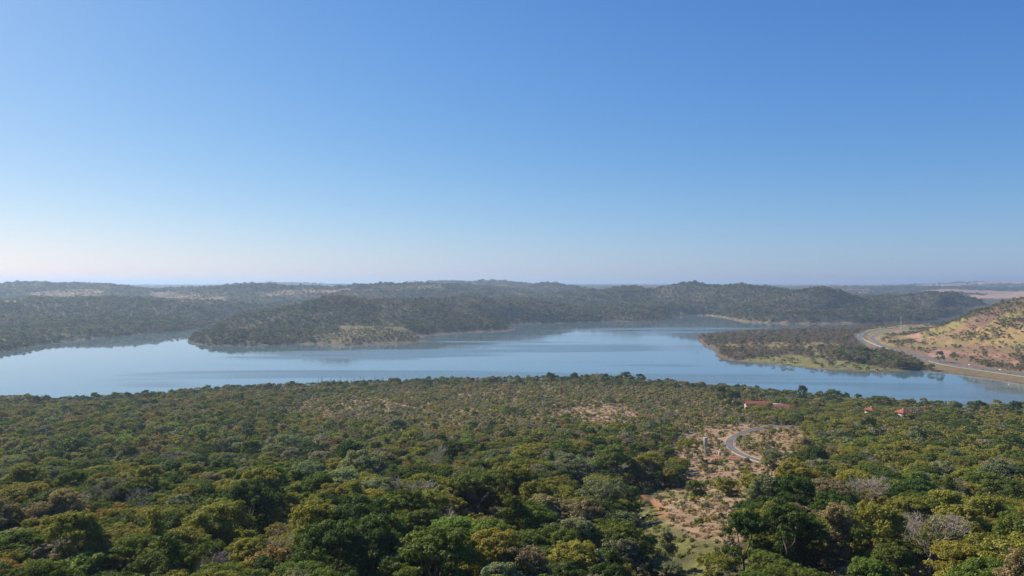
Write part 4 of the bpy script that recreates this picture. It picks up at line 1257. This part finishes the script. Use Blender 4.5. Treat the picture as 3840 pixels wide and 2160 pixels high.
v, q = strip(ROAD_N, -2.3, 2.3, 0.05); a = Acc(); a.add(v, q)
o = link('road', a.mesh('road', [M_ASPH])); tag(o, 'narrow grey asphalt road bending through the straw-coloured clearing', kind='structure')
for off in (-2.5, 2.3):
    a = kerb_profile(ROAD_N, off, off + 0.2, -0.1, 0.16)
    o = link('kerb', a.mesh('kerb', [M_KERB])); tag(o, 'pale kerb along the ' + ('outer' if off < 0 else 'inner') + ' side of the narrow bending road', kind='structure')
for line, nm, lab in ((HWY_A, 'highway', 'outer carriageway of the highway curving round the right bank'), (HWY_B, 'highway', 'inner carriageway of the highway, on the hill side of the bend')):
    a = Acc(); a.add(*strip(line, -4.7, 4.7, 0.06))
    o = link(nm, a.mesh(nm, [M_ASPH2])); tag(o, lab, kind='structure')
    a = Acc()
    for off in (-4.1, 4.0): a.add(*strip(line, off, off + 0.16, 0.066))
    d = np.concatenate([[0], np.cumsum(np.hypot(*np.diff(line[:, :2], axis=0).T))])
    s_ = 0.0
    while s_ < d[-1] - 6:
        seg = np.array([[np.interp(s_ + e, d, line[:, k]) for k in range(3)] for e in (0, 4)])
        a.add(*strip(seg, -0.08, 0.08, 0.066)); s_ += 12
    o = link('road_marking', a.mesh('road_marking', [M_LINE])); tag(o, 'white lane lines of the ' + lab.split(' of ')[0], kind='structure')
# concrete barrier in the median of the bend and guard rail on the lake side
def wall_run(line, off, w, h, m, name):
    a = kerb_profile(line, off, off + w, -0.2, h)
    return a.mesh(name, [m])
o = link('concrete_barrier', wall_run(HWY_A[20:90], 7.2, 0.5, 0.85, M_KERB, 'concrete_barrier')); tag(o, 'long pale concrete barrier between the two carriageways in the highway bend', 'barrier')
o = link('guard_rail', wall_run(HWY_A[118:], -7.0, 0.15, 0.75, M_CONC, 'guard_rail')); tag(o, 'metal guard rail on the lake side of the straight highway stretch', 'guard rail')

# ------------------------------------------------------------------ solids for the built things
def box(a, x0, x1, y0, y1, z0, z1, m=0):
    v = np.array([(x, y, z) for z in (z0, z1) for x, y in ((x0, y0), (x1, y0), (x1, y1), (x0, y1))], float)
    q = np.array([(0, 3, 2, 1), (4, 5, 6, 7), (0, 1, 5, 4), (1, 2, 6, 5), (2, 3, 7, 6), (3, 0, 4, 7)])
    a.add(v, q, m)

def lathe(a, prof, n=28, m=0, cx=0, cy=0):
    v = []
    for r, z in prof:
        for k in range(n):
            an = 2 * math.pi * k / n
            v.append((cx + r * math.cos(an), cy + r * math.sin(an), z))
    q = [(i * n + k, i * n + (k + 1) % n, (i + 1) * n + (k + 1) % n, (i + 1) * n + k) for i in range(len(prof) - 1) for k in range(n)]
    a.add(np.array(v), np.array(q), m)

def empty(name, loc, rz=0.0, sc_=1.0):
    e = bpy.data.objects.new(name, None); C.objects.link(e)
    e.location = loc; e.rotation_euler = (0, 0, rz); e.scale = (sc_,) * 3
    return e

# water tank on its column
tx, ty, tz = tower_xyz
e = empty('water_tank', (tx, ty, tz))
tag(e, 'tall cylindrical grey concrete water tank on a slim column in the clearing', 'water tank')
hT = (1712 - 1642) / F * ty
kT = ty / 400.0
a = Acc(); lathe(a, [(0.62 * kT, -0.5), (0.55 * kT, 0.0), (0.50 * kT, hT * 0.56), (0.60 * kT, hT * 0.58)]); link('column', a.mesh('column', [M_CONC]), e)
a = Acc(); lathe(a, [(0.5 * kT, hT * 0.56), (0.98 * kT, hT * 0.60), (1.0 * kT, hT * 0.61), (1.0 * kT, hT * 0.975), (0.96 * kT, hT * 0.98)]); link('tank', a.mesh('tank', [M_CONC]), e)
a = Acc(); lathe(a, [(1.06 * kT, hT * 0.972), (1.06 * kT, hT * 0.995), (0.9 * kT, hT * 1.005), (0.01, hT * 1.012)]); link('lid', a.mesh('lid', [M_KERB]), e)
a = Acc(); lathe(a, [(1.02 * kT, hT * 0.72), (1.02 * kT, hT * 0.727)]); lathe(a, [(1.02 * kT, hT * 0.85), (1.02 * kT, hT * 0.857)]); link('band', a.mesh('band', [M_METAL]), e)
a = Acc()
for sx in (-0.2, 0.2): a.add(*tube([(sx, -0.72, 0), (sx, -0.72, hT * 0.56), (sx, -1.1 * kT, hT * 0.61), (sx, -1.1 * kT, hT)], [0.03] * 4, 4))
for k in range(30):
    zz = 0.5 + k * (hT - 0.8) / 29; yy = -0.72 if zz < hT * 0.56 else -1.1 * kT
    a.add(*tube([(-0.2, yy, zz), (0.2, yy, zz)], [0.02, 0.02], 4))
link('ladder', a.mesh('ladder', [M_METAL]), e)

# pump housing beside the tank
qx, qy, qz = pump_xyz
e = empty('pump_cabinet', (qx, qy, qz), 0.35)
tag(e, 'small cream pump cabinet on a slab beside the red soil right of the water tank', 'cabinet')
a = Acc(); box(a, -0.55, 0.55, -0.45, 0.45, 0.1, 1.7); link('body', a.mesh('body', [M_WALL]), e)
a = Acc(); box(a, -0.65, 0.65, -0.55, 0.55, 1.7, 1.82); link('lid', a.mesh('lid', [M_KERB]), e)
a = Acc(); box(a, -0.3, 0.3, -0.48, -0.452, 0.2, 1.5); link('door', a.mesh('door', [M_METAL]), e)
a = Acc(); box(a, -0.9, 2.2, -0.8, 0.8, -0.2, 0.1); link('slab', a.mesh('slab', [M_KERB]), e)

# timber pole / pale trunk at the end of the road bend
px_, py_, pz_ = pole_xyz
hp = (1622 - 1590) / F * py_
e = empty('utility_pole', (px_, py_, pz_))
tag(e, 'pale concrete utility pole at the upper end of the road bend', 'pole')
a = Acc(); lathe(a, [(0.17, -0.5), (0.16, 0), (0.10, hp + 2.6), (0.01, hp + 2.62)], 10); link('post', a.mesh('post', [M_KERB]), e)
a = Acc(); box(a, -0.9, 0.9, -0.06, 0.06, hp + 2.0, hp + 2.14); link('crossarm', a.mesh('crossarm', [M_KERB]), e)
for sx in (-0.75, 0.0, 0.75):
    a = Acc(); lathe(a, [(0.05, hp + 2.14), (0.07, hp + 2.2), (0.03, hp + 2.34), (0.001, hp + 2.35)], 8, 0, sx); link('insulator', a.mesh('insulator', [M_WHITE]), e)

# houses with tiled roofs
def house(px_, py_, w, d, hw, hr, rz, label, hip=False, posts=False, ridge=True, lift=0.0, tiles=True):
    x, y, z = on_ground(px_, py_)
    e = empty('hut' if w < 14 else 'house', (x, y, z + lift), rz)
    tag(e, label, 'hut' if w < 14 else 'house')
    if posts:
        for sx in (-1, 1):
            for sy in (-1, 1):
                a = Acc(); box(a, sx * (w / 2 - 0.6) - 0.2, sx * (w / 2 - 0.6) + 0.2, sy * (d / 2 - 0.6) - 0.2, sy * (d / 2 - 0.6) + 0.2, -1.5, hw); link('post', a.mesh('post', [M_WHITE]), e)
        a = Acc(); box(a, -w / 2 + 1.6, w / 2 - 1.6, 0.2, d / 2 - 1.0, -1.0, hw - 0.2); link('wall', a.mesh('wall', [M_WALL]), e)
    else:
        a = Acc(); box(a, -w / 2 + 0.5, w / 2 - 0.5, -d / 2 + 0.5, d / 2 - 0.5, -1.5, hw); link('wall', a.mesh('wall', [M_WALL]), e)
        nwin = max(1, int(w / 4))
        for k in range(nwin):
            cx = -w / 2 + (k + 0.5) * w / nwin
            a = Acc(); box(a, cx - 0.6, cx + 0.6, -d / 2 + 0.42, -d / 2 + 0.497, 1.0, 2.2); link('window', a.mesh('window', [M_DARK]), e)
    # roof: two slabs (or four) with a thickness, plus rows of tile ribs
    a = Acc(); t = 0.18
    W, Dp = w / 2 + 0.5, d / 2 + 0.6
    rx = W - (Dp if hip else 0)
    rx = max(rx, 0.25)
    for zo in (0, t):
        pass
    P0 = [(-W, -Dp, hw), (W, -Dp, hw), (W, Dp, hw), (-W, Dp, hw), (-rx, 0, hw + hr), (rx, 0, hw + hr)]
    V = np.array(P0 + [(p[0], p[1], p[2] + t) for p in P0], float)
    top = [(6, 7, 11, 10), (8, 9, 10, 11)]; under = [(1, 0, 4, 5), (3, 2, 5, 4)]
    side = [(0, 1, 7, 6), (2, 3, 9, 8)]
    a.add(V, np.array(top + under + side))
    if hip:
        a.add(V, np.array([(9, 6, 10, 10), (7, 8, 11, 11), (3, 0, 6, 9), (1, 2, 8, 7)]))
    else:
        a.add(V, np.array([(0, 6, 10, 4), (4, 10, 9, 3), (7, 1, 5, 11), (11, 5, 2, 8)]))
    # remove degenerate quads through triangulated bmesh cleaning
    me = a.mesh('roof', [M_TILE])
    bm = bmesh.new(); bm.from_mesh(me); bmesh.ops.dissolve_degenerate(bm, dist=1e-5, edges=bm.edges); bm.to_mesh(me); bm.free()
    rf = link('roof', me, e)
    ra = Acc()
    nr = int(W * 2 / 0.6)
    for k in range(nr + 1):
        xx = -W + k * 2 * W / nr
        for sy in (-1, 1):
            # the rib stops where a hip cuts the slope
            f = 1.0 if not hip else min(1.0, max(0.03, (W - abs(xx)) / max(W - rx, 0.01)))
            yb, zb2 = sy * Dp * (1 - f), hw + hr * f
            p0 = (xx, sy * Dp, hw + t + 0.02); p1 = (xx, yb, zb2 + t + 0.02)
            ra.add(*tube([p0, p1], [0.09, 0.09], 4))
    rr = link('tile_ribs', ra.mesh('tile_ribs', [M_TILE]), rf); rr['kind'] = 'stuff'
    if ridge:
        a = Acc(); a.add(*tube([(-rx - 0.1, 0, hw + hr + t), (rx + 0.1, 0, hw + hr + t)], [0.22, 0.22], 6)); link('ridge_cap', a.mesh('ridge_cap', [M_TILE]), rf)
    return e

house(2845, 1533, 24, 13, 4.4, 3.2, -0.10, 'long house with a red tiled gable roof half hidden by trees near the shore', lift=-0.9)
hh_ = house(2932, 1538, 13, 10, 3.2, 2.0, -0.35, 'lower red-roofed wing with a white ridge edge, right of the long house', lift=-0.4)
a = Acc(); box(a, -7.2, 7.2, -0.35, 0.35, 5.35, 5.65); link('white_ridge', a.mesh('white_ridge', [M_WHITE]), hh_)
h1 = house(3269, 1563, 8, 8, 4.2, 2.4, 0.5, 'small hut with a pyramid red roof, leftmost of the three huts', hip=True, ridge=False, lift=1.2)
h2 = house(3390, 1580, 8.5, 8.5, 6.0, 3.0, 0.25, 'two-tiered hut with stacked red roofs, middle one of the three huts', hip=True, ridge=False, lift=0.8)
a = Acc()
for s_ in (-1,):
    V = np.array([(-1.0, -5.2, 5.0), (5.4, -5.2, 3.3), (5.4, 1.0, 3.3), (-1.0, 1.0, 5.0), (-1.0, -5.2, 5.2), (5.4, -5.2, 3.5), (5.4, 1.0, 3.5), (-1.0, 1.0, 5.2)], float)
    a.add(V, np.array([(0, 3, 2, 1), (4, 5, 6, 7), (0, 1, 5, 4), (1, 2, 6, 5), (2, 3, 7, 6), (3, 0, 4, 7)]))
link('lower_roof', a.mesh('lower_roof', [M_TILE]), h2)
h3 = house(3456, 1570, 13.5, 8, 4.6, 2.2, 0.08, 'open-sided shelter with a wide red roof on white posts, rightmost of the three huts', hip=True, posts=True, ridge=False, lift=0.6)
for h_, zt in ((h1, 4.2 + 2.4), (h2, 9.0)):
    a = Acc(); box(a, -0.8, 0.8, -0.35, 0.35, zt + 0.1, zt + 0.45); link('vent_cap', a.mesh('vent_cap', [M_METAL]), h_)

# ------------------------------------------------------------------ cars on the highway
def car_mesh_parts():
    body = Acc()
    prof = [(-2.2, 0.45, 0.35), (-2.15, 0.45, 0.85), (-1.3, 0.45, 0.95), (1.2, 0.45, 0.92), (2.1, 0.45, 0.72), (2.2, 0.45, 0.4)]
    V = []
    for x, z0, z1 in prof:
        for yy in (-0.85, 0.85): V += [(x, yy, 0.28), (x, yy, z1)]
    q = []
    for i in range(len(prof) - 1):
        b = i * 4; c = b + 4
        q += [(b, c, c + 1, b + 1), (b + 2, b + 3, c + 3, c + 2), (b + 1, c + 1, c + 3, b + 3), (b, b + 2, c + 2, c)]
    q += [(0, 1, 3, 2), (20, 22, 23, 21)]
    body.add(np.array(V), np.array(q))
    V = np.array([(-1.6, -0.74, 0.9), (0.9, -0.74, 0.9), (0.9, 0.74, 0.9), (-1.6, 0.74, 0.9), (-1.15, -0.62, 1.42), (0.25, -0.62, 1.42), (0.25, 0.62, 1.42), (-1.15, 0.62, 1.42)])
    cab = Acc(); cab.add(V, np.array([(0, 1, 5, 4), (1, 2, 6, 5), (2, 3, 7, 6), (3, 0, 4, 7), (4, 5, 6, 7)]))
    rf = Acc(); box(rf, -1.17, 0.27, -0.64, 0.64, 1.421, 1.47)
    wh = Acc()
    v, f = tube([(0, -0.1, 0), (0, 0.1, 0)], [0.32, 0.32], 12); wh.add(v, f)
    return body, cab.mesh('windows', [M_GLASS]), rf, wh.mesh('wheel', [M_TYRE])

CAR_PAINT = {'white': simple('car_paint_white', (0.80, 0.80, 0.80), 0.3), 'silver': simple('car_paint_silver', (0.45, 0.46, 0.48), 0.3, 0, 1, 0.5), 'dark': simple('car_paint_dark', (0.04, 0.045, 0.05), 0.3)}
cb, cabm, crf, whm = car_mesh_parts()
def car(line, frac, off, colr, label, rev=False):
    d = np.concatenate([[0], np.cumsum(np.hypot(*np.diff(line[:, :2], axis=0).T))]); s_ = frac
    p = [np.interp(s_, d, line[:, k]) for k in range(3)]; p2 = [np.interp(s_ + 2, d, line[:, k]) for k in range(3)]
    t = np.array([p2[0] - p[0], p2[1] - p[1]]); t /= np.linalg.norm(t); nr = np.array([-t[1], t[0]])
    e = empty('parked_car' if False else 'car', (p[0] + nr[0] * off, p[1] + nr[1] * off, p[2] + 0.07), math.atan2(t[1], t[0]) + (math.pi if rev else 0))
    tag(e, label, 'car', 'cars on the highway')
    link('body', cb.mesh('body', [CAR_PAINT[colr]]), e); link('windows', cabm, e); link('roof', crf.mesh('roof', [CAR_PAINT[colr]]), e)
    for sx in (-1.35, 1.4):
        for sy in (-0.8, 0.8): link('wheel', whm, e, (sx, sy, 0.32))

def at_px(line, pxv, lo=0):
    """distance along a line where it is seen in a given photo column"""
    d = np.concatenate([[0], np.cumsum(np.hypot(*np.diff(line[:, :2], axis=0).T))])
    c = 1920 + line[:, 0] / line[:, 1] * F
    i = lo + int(np.argmin(np.abs(c[lo:] - pxv))); return d[i]
car(HWY_A, at_px(HWY_A, 3250), 2, 'white', 'white car on the outer carriageway at the top of the highway bend')
car(HWY_A, at_px(HWY_A, 3223, 40), -2, 'silver', 'silver car at the outermost point of the highway bend')
car(HWY_B, at_px(HWY_B, 3276, 48), 1.8, 'white', 'white car on the inner carriageway of the highway bend')
car(HWY_B, at_px(HWY_B, 3522, 90), -2, 'white', 'white car where the highway leaves the dark trees')
car(HWY_B, at_px(HWY_B, 3508, 90), 2, 'silver', 'silver car just behind the white car beside the dark trees')
car(HWY_B, at_px(HWY_B, 3634, 90), 1.8, 'white', 'white car on the straight highway, middle of the stretch by the lake')
car(HWY_A, at_px(HWY_A, 3676, 90), 1.8, 'dark', 'dark car on the lake-side carriageway of the straight highway')
car(HWY_B, at_px(HWY_B, 3748, 90), 1.8, 'white', 'white car nearest the right edge on the straight highway')
car(HWY_A, at_px(HWY_A, 3790, 90), -1.8, 'dark', 'dark car nearest the right edge on the lake-side carriageway')

# ------------------------------------------------------------------ masts and lamp posts
def mast(px_, py_base, py_top, D, label, r=0.3, lamp=False):
    x, y = PD(px_, D); z = gz(x, y)
    zt = H - (py_top - HZ) / F * D
    e = empty('lamp_mast' if lamp else 'radio_mast', (x, y, z)); tag(e, label, 'mast')
    hgt = max(zt - z, 8)
    a = Acc()
    if lamp:
        lathe(a, [(r, -1), (r * 0.9, 0), (r * 0.5, hgt), (0.01, hgt + 0.1)], 10)
        link('post', a.mesh('post', [M_WHITE]), e)
        a = Acc(); lathe(a, [(0.2, hgt - 0.6), (1.3, hgt - 0.5), (1.3, hgt - 0.1), (0.2, hgt)], 10); link('lamp_ring', a.mesh('lamp_ring', [M_WHITE]), e)
    else:
        for k in range(3):
            an = k * 2.094; a.add(*tube([(r * math.cos(an), r * math.sin(an), -1), (r * 0.4 * math.cos(an), r * 0.4 * math.sin(an), hgt)], [0.16, 0.12], 4))
        link('legs', a.mesh('leg', [M_METAL]), e).name = 'leg'
        a = Acc()
        for k in range(int(hgt / 3)):
            z0 = k * 3.0; f = 1 - 0.6 * z0 / hgt
            for j in range(3):
                a1, a2 = j * 2.094, (j + 1) * 2.094
                a.add(*tube([(r * f * math.cos(a1), r * f * math.sin(a1), z0), (r * f * math.cos(a2), r * f * math.sin(a2), z0 + 3)], [0.07, 0.07], 3))
        o = link('bracing', a.mesh('bracing', [M_METAL]), e)
mast(3379, 1216, 1190, 1940, 'white lamp mast behind the top of the highway bend', 0.35, True)
mast(306, 1057, 1038, 3960, 'thin radio mast on the left ridge, tallest of the three', 1.0)
mast(628, 1072, 1057, 3880, 'thin radio mast on the left ridge, middle one of three', 1.0)
mast(818, 1070, 1055, 3920, 'thin radio mast on the left ridge, rightmost of three', 1.0)

# far white buildings on the horizon at right
for k, (bx, wv_, hv, lab) in enumerate([(3515, 11, 26, 'tiny white tower block on the far horizon at right, the tallest one'), (3496, 40, 9, 'low pale building left of the white tower block on the horizon'), (3540, 34, 8, 'low pale building right of the white tower block on the horizon'),
                                     (3408, 30, 10, 'low pale building on the horizon, farthest left of the four')]):
    x, y = PD(bx, 9400); z = gz(x, y)
    e = empty('far_building', (x, y, z)); tag(e, lab, 'building', 'pale buildings on the far horizon')
    a = Acc(); box(a, -wv_ / 2, wv_ / 2, -8, 8, -4, hv); link('wall', a.mesh('wall', [M_WALL]), e)
    a = Acc(); box(a, -wv_ / 2 - 0.5, wv_ / 2 + 0.5, -8.5, 8.5, hv, hv + 1.0); link('roof', a.mesh('roof', [M_KERB]), e)

# ------------------------------------------------------------------ drowned stems standing in the shallows
def stem_mesh(seed):
    g = np.random.default_rng(seed); a = Acc()
    h = 1.0
    a.add(*tube([(0, 0, -0.6), (g.normal() * 0.02, g.normal() * 0.02, 0.5), (g.normal() * 0.06, g.normal() * 0.06, 1.0)], [0.030, 0.022, 0.008], 5))
    for k in range(4):
        z0 = 0.35 + 0.5 * g.random(); an = g.random() * 6.28; L_ = 0.10 + 0.16 * g.random()
        a.add(*tube([(0, 0, z0), (L_ * math.cos(an), L_ * math.sin(an), z0 + L_ * 0.9)], [0.014, 0.005], 3))
    return a.mesh('stem', [M_DEAD])
STEMS = [stem_mesh(50 + k) for k in range(5)]
DG = [('off the tip of the right bank', (2570, 2665), (1262, 1325), 46, 'bare drowned tree stem standing in the water off the tip of the right bank'),
      ('off the spit', (1560, 1645), (1262, 1287), 26, 'bare drowned tree stem standing in the water off the headland spit'),
      ('near shore', (1180, 1480), (1440, 1452), 40, 'bare drowned tree stem rising from the water along the near shore')]
for nm, (xa, xb), (ya, yb), cnt, lab in DG:
    for k in range(cnt):
        x, y = P(rnd.uniform(xa, xb), rnd.uniform(ya, yb))
        o = link('dead_tree', rnd.choice(STEMS), None, (x, y, -0.3))
        h = rnd.uniform(3, 7) if nm != 'near shore' else rnd.uniform(6, 11)
        o.scale = (h * 0.9, h * 0.9, h); o.rotation_euler = (rnd.gauss(0, 0.06), rnd.gauss(0, 0.06), rnd.random() * 6.28)
        tag(o, lab, 'dead tree', 'drowned stems ' + nm)

# two birds high over the far hills
def bird(px_, py_, D, s, label):
    x, y = PD(px_, D); z = H - (py_ - HZ) / F * D
    e = empty('bird', (x, y, z), 0.6); tag(e, label, 'bird')
    a = Acc(); a.add(*tube([(-0.38, 0, 0), (-0.2, 0, 0.02), (0.1, 0, 0), (0.35, 0, 0.02)], [0.02, 0.09, 0.10, 0.02], 8)); link('body', a.mesh('body', [M_DARK]), e)
    for sy in (-1, 1):
        V = np.array([(-0.18, 0.05 * sy, 0.03), (0.16, 0.05 * sy, 0.03), (0.18, 0.45 * sy, 0.20), (-0.10, 0.45 * sy, 0.20), (0.02, 0.95 * sy, 0.12), (-0.08, 0.95 * sy, 0.12)])
        a = Acc(); a.add(V, np.array([(0, 1, 2, 3), (3, 2, 4, 5)])); link('wing', a.mesh('wing', [M_DARK]), e)
    a = Acc(); V = np.array([(-0.62, -0.12, 0.0), (-0.36, -0.03, 0.02), (-0.36, 0.03, 0.02), (-0.62, 0.12, 0.0)]); a.add(V, np.array([(0, 1, 2, 3)])); link('tail', a.mesh('tail', [M_DARK]), e)
    e.scale = (s,) * 3
bird(2552, 1010, 420, 1.0, 'dark bird soaring above the wooded ridge, lower one of two')
bird(2545, 1006, 430, 0.8, 'dark bird soaring above the wooded ridge, upper one of two')

# white marker post in the water at right
mx_, my_ = P(3785, 1443)
e = empty('marker_buoy', (mx_, my_, 0)); tag(e, 'slim white marker standing in the water at the right edge', 'marker')
a = Acc(); lathe(a, [(0.5, -0.5), (0.5, 0.35), (0.12, 0.5), (0.10, 2.4), (0.01, 2.45)], 10); link('float', a.mesh('float', [M_WHITE]), e)
